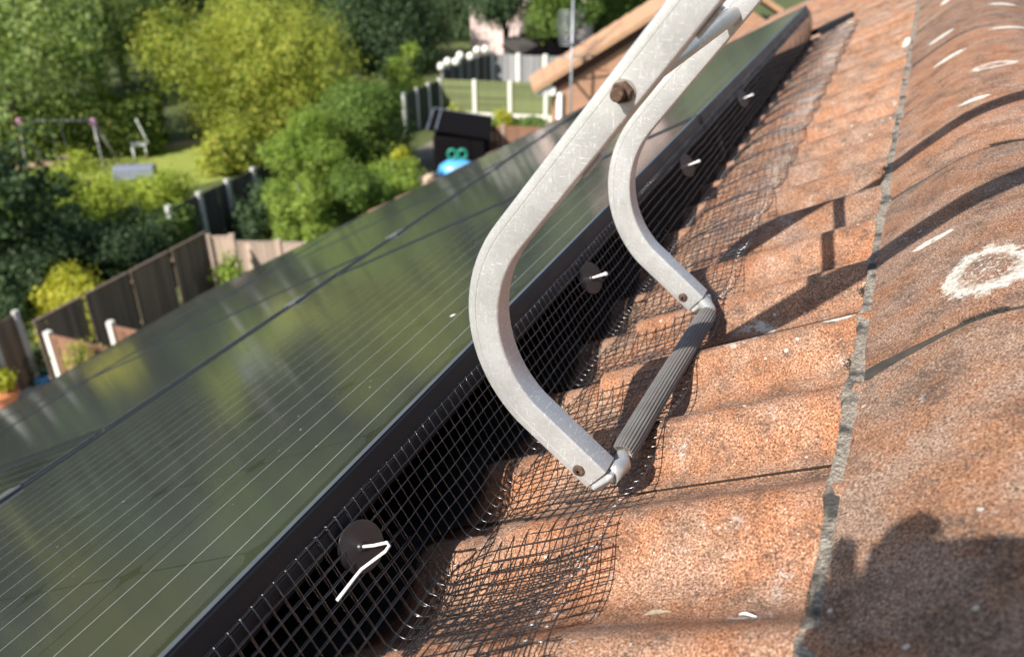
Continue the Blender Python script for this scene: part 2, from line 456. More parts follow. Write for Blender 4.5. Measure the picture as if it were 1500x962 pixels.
# house body: walls under the eaves, gutter
M_BRICK = None
def brick_mat(name, c1, c2, mortar, sc_=1.0):
    t = NT(name); tc = t.n('ShaderNodeTexCoord'); mp = t.n('ShaderNodeMapping'); t.l(tc.outputs['UV'], mp.inputs[0])
    b = t.n('ShaderNodeTexBrick'); t.l(tc.outputs['UV'], b.inputs[0])
    b.inputs['Color1'].default_value = (*c1, 1); b.inputs['Color2'].default_value = (*c2, 1); b.inputs['Mortar'].default_value = (*mortar, 1)
    b.inputs['Scale'].default_value = 1; b.inputs['Mortar Size'].default_value = .006; b.inputs['Brick Width'].default_value = .225; b.inputs['Row Height'].default_value = .075
    c = t.mix(t.map(t.noise(1.2, 4), .4, .7, 0, .3), b.outputs[0], (.3,.2,.14)); t.col(c).set(Roughness=.9); return t.m
M_BRICK = brick_mat('orange_brick', (.46,.22,.12), (.38,.17,.09), (.45,.38,.30))
def uv_from(o, fn):
    me = o.data; uv = me.uv_layers.new(name='uv')
    for lp in me.loops: uv.data[lp.index].uv = fn(me.vertices[lp.vertex_index].co)
wz = deckz(xl)
walls = MB()
x0, x1 = xl+.35, xr-.35
zt = deckz(x0)-.12
pts = [(x0, zt), (x0, 0), (x1, 0), (x1, zt), (RX, deckz(RX)-.12)]
vs = [(x, y, z) for y in (Y0+.1, Y1-.1) for x, z in pts]
walls.add(vs, [(0,5,6,1),(2,7,8,3),(0,1,2,3,4),(9,8,7,6,5)])
wo = walls.build('wall', M_BRICK); uv_from(wo, lambda c: (c.x+c.y, c.z)); par(wo, house)
gut = MB().tube([(xl-.05, Y0, wz-.06), (xl-.05, Y1, wz-.06)], .055, 10)
par(gut.build('gutter', plain('black_gutter', (.03,.03,.03), .4)), house)

# ------------------------------------------------------------------ solar panels
ALP = R(29.3)
D_p = Vector((-math.cos(ALP), 0, -math.sin(ALP))); n_p = Vector((-math.sin(ALP), 0, math.cos(ALP)))
T0 = slope(.345, 0, .138)
MP = Matrix((D_p, Vector((0, -1, 0)), n_p)).transposed().to_4x4()
def ppt(s, y, h=0): return T0+D_p*s+n_p*h+Vector((0, y, 0))
cell_cache = {}
def cell_mesh(cs, cy):
    key = (round(cs, 4), round(cy, 4))
    if key in cell_cache: return cell_cache[key]
    g = .0022; a, b = cs/2-g/2, cy/2-g/2; ch = .013; vs = []
    for sx, sy, flipc in ((1,1,0),(1,-1,1),(-1,-1,0),(-1,1,1)):
        arc = [(a-ch, b), (a-ch*.42, b-ch*.42), (a, b-ch)]
        pts = [(sx*p, sy*q, 0) for p, q in arc]
        vs += pts if not flipc else pts[::-1]
    m = MB(); m.add(vs, [tuple(range(len(vs)))[::-1]]); me = m.mesh('cell'); me.materials.append(M_CELL)
    cell_cache[key] = me; return me
def solar_panel(s0, y_far, ls, ly, label, long_y, cells=True):
    """ls down the slope, ly along the ridge; local x down the slope, local y = -Y from the far corner"""
    e = empty('solar_panel'); e.matrix_world = Matrix.Translation(ppt(s0, y_far)) @ MP
    tag(e, label, 'solar panel', 'solar panels on the roof')
    fh, lip = .038, .010
    f = MB()
    f.box((ls/2, lip/2, -fh/2), (ls, lip, fh), bev=.0026); f.box((ls/2, ly-lip/2, -fh/2), (ls, lip, fh), bev=.0026)
    f.box((lip/2, ly/2, -fh/2-.00001), (lip, ly-2*lip-.0002, fh-.0002), bev=.0026); f.box((ls-lip/2, ly/2, -fh/2), (lip, ly-2*lip-.0002, fh-.0002), bev=.0026)
    f.box((.017, ly/2, -fh+.001), (.030, ly-.03, .0018)); f.box((ls-.017, ly/2, -fh+.001), (.030, ly-.03, .0018))
    f.box((-.0006, ly/2, -.0235), (.0012, ly-.004, .0012))
    fr = f.build('frame', M_FRAME, e)
    for xa in (.0052, ls-.0052):  # thin strips added along the edges to carry the painted light
        MB().box((xa, ly/2, .0002), (.0074, ly-.008, .0008), bev=.0002).build('frame_lip', M_LIP, fr)
    g = MB(); z = -.0016
    a, b, c, d = lip-.001, ls-lip+.001, lip-.001, ly-lip+.001
    g.add([(a, c, z), (b, c, z), (b, d, z), (a, d, z), (a, c, z-.005), (b, c, z-.005), (b, d, z-.005), (a, d, z-.005)], [(0,1,2,3),(7,6,5,4)])
    gl = g.build('glass', M_GLASS, e)
    nx, ny = (6, 10) if long_y else (10, 6)
    mx = my = .022
    cs, cy = (ls-2*mx)/nx, (ly-2*my)/ny
    if cells:
        me = cell_mesh(cs, cy)
        for i in range(nx):
            for j in range(ny):
                link('cell', me, M_CELL, gl, (mx+cs*(i+.5), my+cy*(j+.5), z+.00006))
    bb = MB()
    if long_y:
        for i in range(nx):
            for q in (1/6, .5, 5/6):
                x = mx+cs*(i+q); w_ = .0006
                bb.add([(x-w_, my, z+.00011), (x+w_, my, z+.00011), (x+w_, ly-my, z+.00011), (x-w_, ly-my, z+.00011)], [(0,1,2,3)])
    else:
        for j in range(ny):
            for q in (1/6, .5, 5/6):
                y = my+cy*(j+q); w_ = .0007
                bb.add([(mx, y-w_, z+.00011), (ls-mx, y-w_, z+.00011), (ls-mx, y+w_, z+.00011), (mx, y+w_, z+.00011)], [(0,1,2,3)])
    bb.build('busbars', M_BUS, gl)
    return e
W1 = 1.095
solar_panel(0, 1.70, W1, 1.70, 'dark landscape solar panel with white busbar lines behind the aluminium hook', True)
solar_panel(0, 3.41, W1, 1.70, 'far landscape solar panel at the end of the mesh skirt', True)
solar_panel(0, -.01, W1, 1.70, 'landscape solar panel below the photographer', True, False)
S2, LS2, PW = W1+.028, 1.58, .968
lab2 = ['dusty upright solar panel of the middle row above the patio', 'dusty upright solar panel of the middle row beside the long gap clamp', 'dusty upright solar panel of the middle row near the wooden fence',
        'dusty upright solar panel ending the middle row by the orange house']
for i, yf in enumerate((.92, 1.90, 2.88, 3.86)):
    solar_panel(S2, yf, LS2, PW, lab2[i], False, i > 0)
for i, yf in enumerate((.92, 1.90, 2.88, 3.86)):
    solar_panel(S2+LS2+.012, yf, LS2, PW, ['grey dusty solar panel of the lowest row above the flowerpot', 'grey dusty solar panel of the lowest row above the low red-brown fence', 'grey dusty solar panel of the lowest row in front of the long brown fence', 'grey dusty solar panel at the end of the lowest row by the pale fence'][i], False, False)
# clamps in the gap between rows, rails underneath
clm = MB().box((0, 0, .0022), (.046, .05, .004), bev=.0008).box((0, 0, -.012), (.009, .05, .024)).mesh('clamp'); clm.materials.append(M_FRAME)
M_CLAMP = plain('grey_clamp', (.30,.30,.31), .35, .7, .2, 90)
clm.materials.clear(); clm.materials.append(M_CLAMP)
for y in (.30, .70, 1.55, 2.05, 2.75, 3.2):
    o = bpy.data.objects.new('panel_clamp', clm); col.objects.link(o); o.matrix_world = Matrix.Translation(ppt(W1+.014, y)) @ MP
    tag(o, 'small grey metal clamp in the gap between upper and middle panel rows', 'clamp', 'panel clamps in the row gap')
for i, (s, ya, yb) in enumerate(((.24, -1.7, 3.36), (.86, -1.7, 3.36), (1.45, -.02, 3.80), (2.35, -.02, 3.80), (3.05, -.02, 3.80), (3.95, -.02, 3.80))):
    o = MB().box((0, 0, -.038-.0215), (.038, yb-ya, .042), bev=.001).build('mounting_rail', M_FRAME)
    o.matrix_world = Matrix.Translation(ppt(s, (ya+yb)/2)) @ MP
    tag(o, 'black aluminium mounting rail hidden under the solar panels', 'rail', 'rails under the panels')
    for y in np.arange(ya+.35, yb, 1.1):   # roof hooks carrying the rail
        h = MB().box((0, 0, 0), (.03, .04, .10)).build('roof_hook', M_FRAME); h.parent = o
        h.location = (0, (ya+yb)/2-y, -.038-.042-.05)
o = MB().box((0, 0, 0), (.16, .03, .02), bev=.003).box((.0, 0, -.02), (.10, .02, .025)).build('cable_conduit', M_FRAME)
o.matrix_world = Matrix.Translation(slope(.30, 3.50, .030)) @ MP
tag(o, 'short black conduit past the end of the mesh skirt', 'conduit')

mb = MB(); ys = np.arange(-1.6, 3.42, .0237); ss = (.372, .45, .60, .95)  # black sheet added over the tiles to imitate deep shade under the panels
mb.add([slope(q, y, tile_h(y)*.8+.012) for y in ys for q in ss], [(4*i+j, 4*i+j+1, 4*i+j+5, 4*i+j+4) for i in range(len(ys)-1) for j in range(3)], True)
tag(mb.build('painted_shade_strip', plain('painted_black_shade', (.012,.012,.012), .9, 0, .3, 40)), 'black strip added to stand for the shade under the panel edge', 'shade strip')

# ------------------------------------------------------------------ bird mesh
PIT = .0127
def mesh_profile(Y, lift, out):
    """points (s,h) down the skirt and then up the slope"""
    fs = .340+.012*(Y-.45) if Y > .2 else .337
    fs -= out
    top = .1185
    P = []
    arch = .013*max(0, min(1, (Y-.95)/.5))*(1+.25*math.sin(Y*7.3))
    hb = .0035; tb_ = .0075+.30*tile_h(Y)+.0035
    k = 0; n_v = 8
    for i in range(n_v):
        t = i/(n_v); hh = top+(hb+.012-top)*t
        P.append((.3425-out+(fs-.3425+out)*t**2, hh))
    # rounded fold
    for a in (12, 35, 58, 80):
        a = R(a); P.append((fs-.0125*(1-math.cos(a)), hb+.0125*(1-math.sin(a))))
    base = fs-.0125
    n_f = 13
    for i in range(1, n_f+1):
        t = i/n_f; s = base-i*PIT
        e = min(1, i/2.5); P.append((s, hb*(1-e)+tb_*e+.0008*math.sin(s*60+Y*9)+lift(Y)*t**1.6+arch*math.sin(math.pi*t)))
    return P
def mesh_strip(name, ya, yb, lift, out, label, seed):
    rn = random.Random(seed); m = MB(); r_ = .00058
    ys = np.arange(ya, yb, PIT); prof = [mesh_profile(y, lift, out) for y in ys]
    jig = [rn.gauss(0, .0004) for _ in ys]
    wob = lambda i, k: Vector((noise.noise(Vector((i*.21, k*.3, seed)))*.0016, noise.noise(Vector((i*.17, k*.23, seed+5)))*.0014, noise.noise(Vector((i*.19, k*.27, seed+9)))*.0012+(noise.noise(Vector((i*.9, k*.35, seed+2)))*.0030 if k > 11 and ys[i] > 1.0 else 0)))
    def pt(i, k):
        s, h = prof[i][k]; return slope(s, ys[i]+jig[i], h)+wob(i, k)
    K = len(prof[0])
    for i in range(len(ys)):
        far = ys[i] > 2.2
        path = [pt(i, k) for k in range(K)]
        # ends cut a little past the last wire
        path[0] = path[0]+(path[0]-path[1]).normalized()*.0012
        path[-1] = path[-1]+(path[-1]-path[-2]).normalized()*rn.uniform(.0005, .003)
        m.tube(path, r_, 5 if far else 6)
    wires = [k for k in range(K) if not (8 <= k <= 11 and k not in (9, 11))]
    for k in wires:
        off = None
        path = []
        for i in range(len(ys)):
            p = pt(i, k); a = pt(i, max(k-1, 0)); b = pt(i, min(k+1, K-1)); t = (b-a).normalized()
            nn = t.cross(Vector((0, 1, 0))).normalized(); path.append(p+nn*r_*1.5)
        path[0] = path[0]-Vector((0, rn.uniform(.001, .009), 0)); path[-1] = path[-1]+Vector((0, rn.uniform(.001, .009), 0))
        m.tube(path, r_, 5)
        for i in range(len(ys)):
            if ys[i] < .05: continue
            c = (path[i]+pt(i, k))/2; q = r_*(1.75 if ys[i] < 1 else 2.0)
            m.add([c+Vector(d)*q for d in ((1,0,0),(-1,0,0),(0,1,0),(0,-1,0),(0,0,1),(0,0,-1))], [(0,2,4),(2,1,4),(1,3,4),(3,0,4),(2,0,5),(1,2,5),(3,1,5),(0,3,5)], True)
    o = m.build(name, M_WIRE); return tag(o, label, 'mesh')
lift_n = lambda y: .006+.020*math.exp(-((y-.36)/.12)**2)
lift_m = lambda y: .003+.013*math.exp(-((y-.42)/.10)**2)+.006*math.exp(-((y-1.25)/.2)**2)
mesh_strip('bird_mesh', -1.2, .470, lift_n, -.003, 'black wire mesh strip overlapped by the next, with cut ends near the bent white clip', 3)
mesh_strip('bird_mesh', .12, 1.795, lift_m, .0, 'black wire bird mesh skirt folded onto the tiles below the aluminium hook', 7)
mesh_strip('bird_mesh', 1.775, 3.43, lambda y: .004, -.002, 'far strip of black wire bird mesh shining where it lies on the tiles', 11)

# clips
def mesh_clip(Y, h, bent, label):
    c = slope(.345-.0065, Y, h); nrm = (-D_l)
    e = empty('mesh_clip', c); tag(e, label, 'clip', None)
    ax = (nrm+Vector((0, -.28, 0))).normalized(); a2 = n_l; a1 = a2.cross(ax).normalized(); a1 = a1 if a1.y > 0 else -a1
    d = MB(); N = 32; rad = .0215; ring = []
    for rr, dz in ((0.0, .0034), (.0030, .0030), (.0042, .0012), (.0060, .0010), (rad-.0006, .0008), (rad, .0002), (rad-.0004, -.0008)):
        ring.append([ax*dz+(a1*math.cos(2*math.pi*i/N)+a2*math.sin(2*math.pi*i/N))*rr for i in range(N)])
    vs = [p for r_ in ring for p in r_]
    fs = [(k*N+i, k*N+(i+1) % N, (k+1)*N+(i+1) % N, (k+1)*N+i) for k in range(len(ring)-1) for i in range(N)]
    d.add(vs, [f[::-1] for f in fs], False); d.build('disc', M_DISC, e)
    w_ = MB()
    if bent:
        p = [ax*.001, ax*.016+a1*.003, ax*.031+a1*.0065+a2*.001, ax*.0335+a1*.0058-a2*.0012, ax*.031+a1*.0015-a2*.0035, ax*.015-a1*.016-a2*.008, ax*.013-a1*.022-a2*.010, ax*.014-a1*.045-a2*.0135]
        w_.tube(p, .00135, 10)
    else:
        w_.tube([ax*-.002, ax*.008+a2*.0004, ax*.026+a2*.0012], [.0014, .0014, .0020], 10)
        w_.tube([ax*.0262+a2*.0012, ax*.0285+a2*.0013], [.0027, .0024], 10)
    w_.build('white_pin', M_WHITEPIN, e)
    return e
mesh_clip(.4151, .0865, True, 'black round mesh clip with a long bent white wire')
mesh_clip(.9700, .0860, False, 'black round mesh clip with a short white pin, beside the curve of the hook')
mesh_clip(1.500, .0860, False, 'black round mesh clip with a white pin behind the far hook arm')
mesh_clip(2.0465, .0890, False, 'black round mesh clip with a white pin on the far part of the skirt')

# ------------------------------------------------------------------ aluminium ridge hook
hook = empty('ridge_hook', (-.17, .58, CZ-.48))
tag(hook, 'weathered aluminium roof ladder hook with two curved arms and a grey rubber foot bar', 'ladder hook')
HS = .942                                   # the bar rests on the tile crests
def hp(o):
    o.data.transform(Matrix.Translation((0, 0, CZ)) @ Matrix.Diagonal((HS, HS, HS, 1)) @ Matrix.Translation((0, 0, -CZ)))
    return par(o, hook)
def arc_path():
    d1 = Vector((-.588, -.809)); d2 = Vector((.728, -.686)); corner = Vector((-.3243, -.3439)); Rr = .125; HA = R(41.35); tl = Rr*math.tan(HA)
    a = corner-d1*tl; b = corner+d2*tl
    bis = (d2-d1).normalized(); cc = corner+bis*(Rr/math.cos(HA))
    pts = [Vector((.235, .429))]
    # straight arm
    p = Vector((-.1325, -.0809)); L1 = (p-a).length
    for t in np.linspace(1, 0, 8): pts.append(a+(Vector((.2, .381))-a)*t)
    a0 = math.atan2((a-cc).y, (a-cc).x); b0 = math.atan2((b-cc).y, (b-cc).x)
    while b0 < a0: b0 += 2*math.pi
    for t in np.linspace(0, 1, 22)[1:-1]:
        q = a0+(b0-a0)*t; pts.append(cc+Vector((math.cos(q), math.sin(q)))*Rr)
    end = Vector((-.1765, -.4725))
    for t in np.linspace(0, 1, 5): pts.append(b+(end-b)*t)
    return pts
def sweep_tube(path2, yc, wd, dp, bev, name):
    """rectangular tube: wd across the arm in the XZ plane, dp along Y"""
    m = MB(); k = len(path2); sec = []
    for (sx, sy) in ((1,1),(-1,1),(-1,-1),(1,-1)):
        A = [(1, 0), (.87, .5), (.5, .87), (0, 1)] if sx*sy > 0 else [(0, 1), (.5, .87), (.87, .5), (1, 0)]
        for ca, cb in A: sec.append((sx*(wd/2-bev+bev*ca), sy*(dp/2-bev+bev*cb)))
        if (sx, sy) == (-1, -1): sec += [(wd*.20, -dp/2), (wd*.20+.0004, -dp/2+.0005), (wd*.20+.0010, -dp/2+.0005), (wd*.20+.0014, -dp/2)]
    n = len(sec); vs = []
    for i, p in enumerate(path2):
        t = (path2[min(i+1, k-1)]-path2[max(i-1, 0)]).normalized(); nn = Vector((t.y, -t.x))
        for a, b in sec: vs.append((p.x+nn.x*a, yc+b, CZ+p.y+nn.y*a))
    fs = [(i*n+j, (i+1)*n+j, (i+1)*n+(j+1) % n, i*n+(j+1) % n) for i in range(k-1) for j in range(n)]
    m.add(vs, fs, False)
    # smooth only along the sweep: flat shading across facets is hidden by the small bevel
    m.add(vs[:n], [tuple(range(n))]); m.add(vs[-n:], [tuple(range(n))[::-1]])
    o = m.build(name, M_ALU); me = o.data
    for pg in me.polygons: pg.use_smooth = True
    me.set_sharp_from_angle(angle=R(28)); return o
ap = arc_path()
YN, YF, DP, WD = .5775, .9525, .025, .0284
arms = [hp(sweep_tube(ap, y, WD, DP, .0026, 'arm')) for y in (YN, YF)]
# arms carry on over the ridge and come down on the far slope
up = [Vector((.2, .381)), Vector((.26, .46)), Vector((.33, .50)), Vector((.40, .49)), Vector((.46, .42)), Vector((.78, -.10)), Vector((1.04, -.725))]
for y in (YN, YF): hp(sweep_tube(up, y, WD-.001, DP-.001, .0025, 'rear_arm'))
rX, rZ = -.1705, CZ-.133
hp(MB().tube([(rX, YN-.006, rZ), (rX, YF+.009, rZ)], .0088, 20).build('cross_tube', M_ALU))
hp(MB().tube([(.93, YN, CZ-.46), (.93, YF, CZ-.46)], .0125, 20).build('cross_tube', M_ALU))
# bolt and nut on the near arm
yf = YN-DP/2
bt = MB(); hexv = lambda rr, y, ph=.3: [(rX+rr*math.cos(ph+i*math.pi/3), y, rZ+rr*math.sin(ph+i*math.pi/3)) for i in range(6)]
wsh = MB().tube([(rX, yf+.0004, rZ), (rX, yf-.0012, rZ)], .0088, 20)
hp(wsh.build('washer', M_STEEL))
a, b, c = hexv(.0078, yf-.0012), hexv(.0078, yf-.0060), hexv(.0068, yf-.0070)
bt.add(a+b+c, [(i, (i+1) % 6, 6+(i+1) % 6, 6+i) for i in range(6)]+[(6+i, 6+(i+1) % 6, 12+(i+1) % 6, 12+i) for i in range(6)]+[tuple(range(12, 18))])
hp(bt.build('nut', M_RUST))
th = []
for i in range(13):
    th.append(.0049 if i % 2 else .0044)
hp(MB().tube([(rX-.0004, yf-.006-i*.00075, rZ+.0002) for i in range(13)], th[:-1]+[.0036], 16).build('bolt', M_RUST))
# foot screws, end caps, rubber bar
ex, ez = -.1765, -.4725
dl = Vector((.728, 0, -.686))
def foot(yc, sgn):
    scx = MB(); px, pz = -.1925, CZ-.4660; y = yc-DP/2
    prof = [(.0002, .0056), (-.0012, .0056), (-.0022, .0048), (-.0026, .0034), (-.0026, .0012), (-.0012, .0006)]
    scx.tube([(px, y+a_, pz) for a_, _ in prof], [b_ for _, b_ in prof], 16)
    hp(scx.build('screw', M_RUST))
    cp = MB(); c0 = Vector((ex, yc, CZ+ez))+dl*.0058; nu_ = Vector((.686, 0, .728))
    Mr = Matrix((dl, Vector((0, 1, 0)), nu_)).transposed()
    cp.box(c0, (.0100, DP-.0008, WD-.0008), Mr, bev=.0042)
    n0 = c0+nu_*.0055+dl*.001; b0 = pa if sgn > 0 else pb
    cp.tube([n0, n0+Vector((.0035, sgn*.010, .001)), (n0+b0)/2+Vector((.006, sgn*.003, .0)), b0+Vector((.0015, -sgn*.004, 0)), b0+Vector((0, sgn*.010, 0))], [.0095, .0088, .0072, .0068, .0070], 14)
    hp(cp.build('end_cap', M_ALU))
    rg = MB(); k_ = 20; y_ = b0.y-sgn*.0012
    rg.add([(b0.x+q*math.cos(2*math.pi*i/k_), y_, b0.z+q*math.sin(2*math.pi*i/k_)) for q in (.0102, .0070) for i in range(k_)], [(i, (i+1) % k_, k_+(i+1) % k_, k_+i) for i in range(k_)])
    hp(rg.build('bar_end', M_MORT))
pa, pb = Vector((-.1675, .6135, CZ-.4752)), Vector((-.1574, .9250, CZ-.4763))
foot(YN, 1); foot(YF, -1)
rb = MB(); N = 88; ks = 16; vs = []
for k in range(ks+1):
    t = k/ks; p = pa.lerp(pb, t)+Vector((-.0030, 0, -.0055))*math.sin(math.pi*t)
    ro = .0118 if 0 < k < ks else .0108
    for i in range(N):
        a_ = 2*math.pi*i/N; rr = ro-(.0011 if (i % 4) in (2, 3) else 0)
        vs.append((p.x+rr*math.cos(a_), p.y, p.z+rr*math.sin(a_)))
rb.add(vs, [(k*N+i, (k+1)*N+i, (k+1)*N+(i+1) % N, k*N+(i+1) % N) for k in range(ks) for i in range(N)], False)
rb.add(vs[:N], [tuple(range(N))]); rb.add(vs[-N:], [tuple(range(N))[::-1]])
hp(rb.build('rubber_bar', M_RUB))
# small welded tabs under the near arm
for q in (.40, .56):
    tb = MB()
    p = Vector((-.2195, -.1997))+Vector((.588, .809))*(.02+.13*(q-.40)/.16)
    nn = Vector((.809, -.588)); p2 = p+nn*(WD/2+.0012)
    tb.box((p2.x, YN+.004, CZ+p2.y), (.0026, .008, .024), Matrix.Rotation(-R(36), 3, 'Y').inverted() if False else Matrix.Rotation(R(36), 3, 'Y'))
    hp(tb.build('rivet_plate', M_ALU))

# litter on the tiles
def curl_leaf(loc, rz, ln, wd, m, label, name='dry_leaf'):
    mb = MB(); vs = []; n = 8
    for i in range(n+1):
        t = i/n; ww = wd*math.sin(math.pi*min(.98, t*.9+.06))
        for sd in (-1, 0, 1): vs.append(((t-.5)*ln, sd*ww/2, .0008+.0022*abs(sd)+.001*math.sin(t*5)))
    mb.add(vs, [(3*i+j, 3*i+j+1, 3*i+j+4, 3*i+j+3) for i in range(n) for j in range(2)], True)
    o = mb.build(name, m); o.matrix_world = Matrix.Translation(loc) @ Matrix.Rotation(AL*-1, 4, 'Y') @ Matrix.Rotation(rz, 4, 'Z')
    return tag(o, label, 'leaf' if name == 'dry_leaf' else 'debris')
curl_leaf(slope(.118, .424, tile_h(.424)+.0015), .15, .021, .006, plain('dry_leaf', (.26,.22,.15), .9, 0, .4, 200), 'small dried leaf curled on the bare orange tile')
curl_leaf(slope(.046, .409, tile_h(.409)+.0015), -.15, .012, .0022, M_WHITEPIN, 'tiny white bird feather scrap on the bare tile', 'feather_scrap')

# ------------------------------------------------------------------ photographer (behind the camera; casts the shadow on the ridge)
def W(r_, u_, f_): return Vector((0, 0, CZ))+cr*r_+cu*u_+cf*f_
phone = MB(); Mc = Matrix((cr, cu, cf)).transposed()
phone.box(W(-.052, -.004, -.0085), (.158, .074, .008), Mc, bev=.003)
tag(phone.build('phone', plain('black_phone', (.02,.02,.022), .3)), 'black phone held sideways by the photographer', 'phone')
def skin_body(name, chains, m, label=None, cat=None):
    V = []; E = []; Rd = []
    key = {}
    for ch in chains:
        prev = None
        for p, rd in ch:
            k = tuple(round(c, 4) for c in p)
            if k not in key: key[k] = len(V); V.append(tuple(p)); Rd.append(rd)
            i = key[k]
            if prev is not None: E.append((prev, i))
            prev = i
    me = bpy.data.meshes.new(name); me.from_pydata(V, E, []); o = bpy.data.objects.new(name, me); col.objects.link(o)
    md = o.modifiers.new('skin', 'SKIN'); md.use_smooth_shade = True
    for i, sv in enumerate(me.skin_vertices[0].data): sv.radius = (Rd[i], Rd[i]); sv.use_root = (i == 0)
    o.modifiers.new('sub', 'SUBSURF').levels = 1; o.modifiers['sub'].render_levels = 1
    me.materials.append(m)
    return o
P_ = Vector
pel, ab, chs, nk, hd0, hd1 = P_((.66,-.62,CZ-.30)), P_((.56,-.60,CZ-.14)), P_((.40,-.56,CZ+.02)), P_((.30,-.52,CZ+.12)), P_((.26,-.48,CZ+.20)), P_((.235,-.455,CZ+.30))
shL, shR = P_((.24,-.62,CZ+.03)), P_((.50,-.42,CZ+.03))
elL, elR = P_((.04,-.40,CZ-.13)), P_((.42,-.20,CZ-.16))
wrL, wrR = W(-.128, -.085, -.055), W(.075, -.06, -.05)
hipL, hipR = P_((.68,-.72,CZ-.33)), P_((.68,-.52,CZ-.33))
knL, knR = P_((.62,-.86,CZ-.50)), P_((.80,-.36,CZ-.55))
anL, anR = P_((1.02,-.86,CZ-.70)), P_((1.20,-.34,CZ-.80))
toL, toR = P_((1.16,-.84,CZ-.79)), P_((1.33,-.32,CZ-.89))
pal = W(-.136, -.020, -.030)
body = skin_body('person', [[(pel,.15),(ab,.135),(chs,.15),(nk,.055),(hd0,.085),(hd1,.08)],
  [(chs,.15),(shL,.07),(elL,.062),(wrL,.040),(pal,.030)], [(chs,.15),(shR,.065),(elR,.048),(wrR,.030),(W(.055,-.03,-.03),.026)],
  [(pel,.15),(hipL,.095),(knL,.065),(anL,.045),(toL,.035)], [(pel,.15),(hipR,.095),(knR,.065),(anR,.045),(toR,.035)]], plain('dark_work_clothes', (.03,.035,.05), .9))
tag(body, 'person in dark clothes crouching on the roof, holding up a phone', 'person')
M_SKIN = plain('skin', (.55,.34,.25), .55)
def finger(pts, rd):
    m = MB(); m.tube(pts, [rd*1.1, rd*1.05, rd, rd*.95, rd*.6][:len(pts)], 10); o = m.build('finger', M_SKIN); o.parent = body; return o
# left hand fingers over the end and the top of the phone
finger([W(-.142,-.005,-.03), W(-.154,.010,-.030), W(-.1555,.024,-.016), W(-.150,.029,-.006), W(-.144,.026,-.003)], .0100)
finger([W(-.136,.0,-.03), W(-.133,.020,-.028), W(-.118,.0385,-.018), W(-.099,.0430,-.010), W(-.087,.0395,-.006)], .0100)
finger([W(-.140,-.02,-.03), W(-.156,-.012,-.026), W(-.157,.0,-.012), W(-.145,.004,-.002), W(-.135,.004,.0)], .0098)
finger([W(-.140,-.035,-.03), W(-.155,-.034,-.026), W(-.156,-.026,-.012), W(-.145,-.022,-.002), W(-.135,-.022,.0)], .0095)
finger([W(-.132,-.03,-.03), W(-.122,-.028,-.03), W(-.112,-.02,-.022), W(-.102,-.014,-.018), W(-.098,-.012,-.017)], .0115)
for k, u_ in enumerate((.022, .004, -.014, -.030)):
    finger([W(.052,u_-.012,-.032), W(.050,u_-.004,-.030), W(.044,u_,-.016), W(.036,u_+.002,-.006), W(.034,u_+.002,-.005)], .0085)
finger([W(.045,-.045,-.03), W(.036,-.04,-.028), W(.026,-.034,-.022), W(.016,-.028,-.019), W(.012,-.027,-.018)], .010)
hair = MB(); vs = []
for i in range(9):
    for j in range(16):
        t = i/8*1.75; a_ = j/16*2*math.pi; q = .108
        vs.append(hd1+Vector((q*math.sin(t)*math.cos(a_), q*math.sin(t)*math.sin(a_)-.012, q*math.cos(t)*1.05+.005)))
hair.add(vs, [(i*16+j, (i+1)*16+j, (i+1)*16+(j+1) % 16, i*16+(j+1) % 16) for i in range(8) for j in range(16)], True)
ho = hair.build('hair', plain('brown_hair', (.05,.03,.02), .7)); ho.parent = body

# ------------------------------------------------------------------ gardens
def leaf_mat(name, c1, c2, c3=None):
    t = NT(name); rn = t.n('ShaderNodeNewGeometry').outputs['Random Per Island']
    c = t.ramp(rn, [(0, c1), (.6, c2), (1, c3 or c2)])
    c = t.mix(t.map(t.noise(.55, 3), .35, .65, 0, .55), c, t.mix(1.0, c, (.72,.86,.75), 'MULTIPLY'))
    t.col(c).set(Roughness=.55); t.b.inputs['Specular IOR Level'].default_value = .3
    tr = t.n('ShaderNodeBsdfTranslucent'); t.l(t.mix(1.0, c, (1.25,1.2,.5), 'MULTIPLY'), tr.inputs[0])
    ms = t.n('ShaderNodeMixShader'); ms.inputs[0].default_value = .38
    t.l(t.b.outputs[0], ms.inputs[1]); t.l(tr.outputs[0], ms.inputs[2]); t.l(ms.outputs[0], t.t.nodes['Material Output'].inputs[0]); return t.m
LM = dict(dark=leaf_mat('leaf_dark_green', (.030,.060,.024), (.075,.125,.055), (.14,.20,.095)),
  mid=leaf_mat('leaf_mid_green', (.07,.12,.025), (.16,.25,.05), (.28,.36,.08)),
  bright=leaf_mat('leaf_bright_green', (.14,.21,.035), (.29,.40,.07), (.45,.54,.11)),
  yellow=leaf_mat('leaf_yellow_green', (.19,.24,.035), (.40,.45,.07), (.58,.51,.10)),
  gold=leaf_mat('leaf_golden', (.32,.33,.03), (.55,.52,.05), (.62,.60,.10)),
  lime=leaf_mat('leaf_lime', (.22,.29,.035), (.42,.50,.07), (.58,.60,.11)),
  willow=leaf_mat('leaf_grey_green', (.15,.22,.07), (.30,.39,.13), (.44,.50,.18)),
  hedge=leaf_mat('leaf_hedge', (.06,.10,.02), (.15,.21,.035), (.28,.32,.06)))
M_BARK = plain('bark', (.12,.095,.07), .9, 0, .4, 9)
M_BIRCH = plain('pale_bark', (.42,.36,.29), .8, 0, .5, 5)
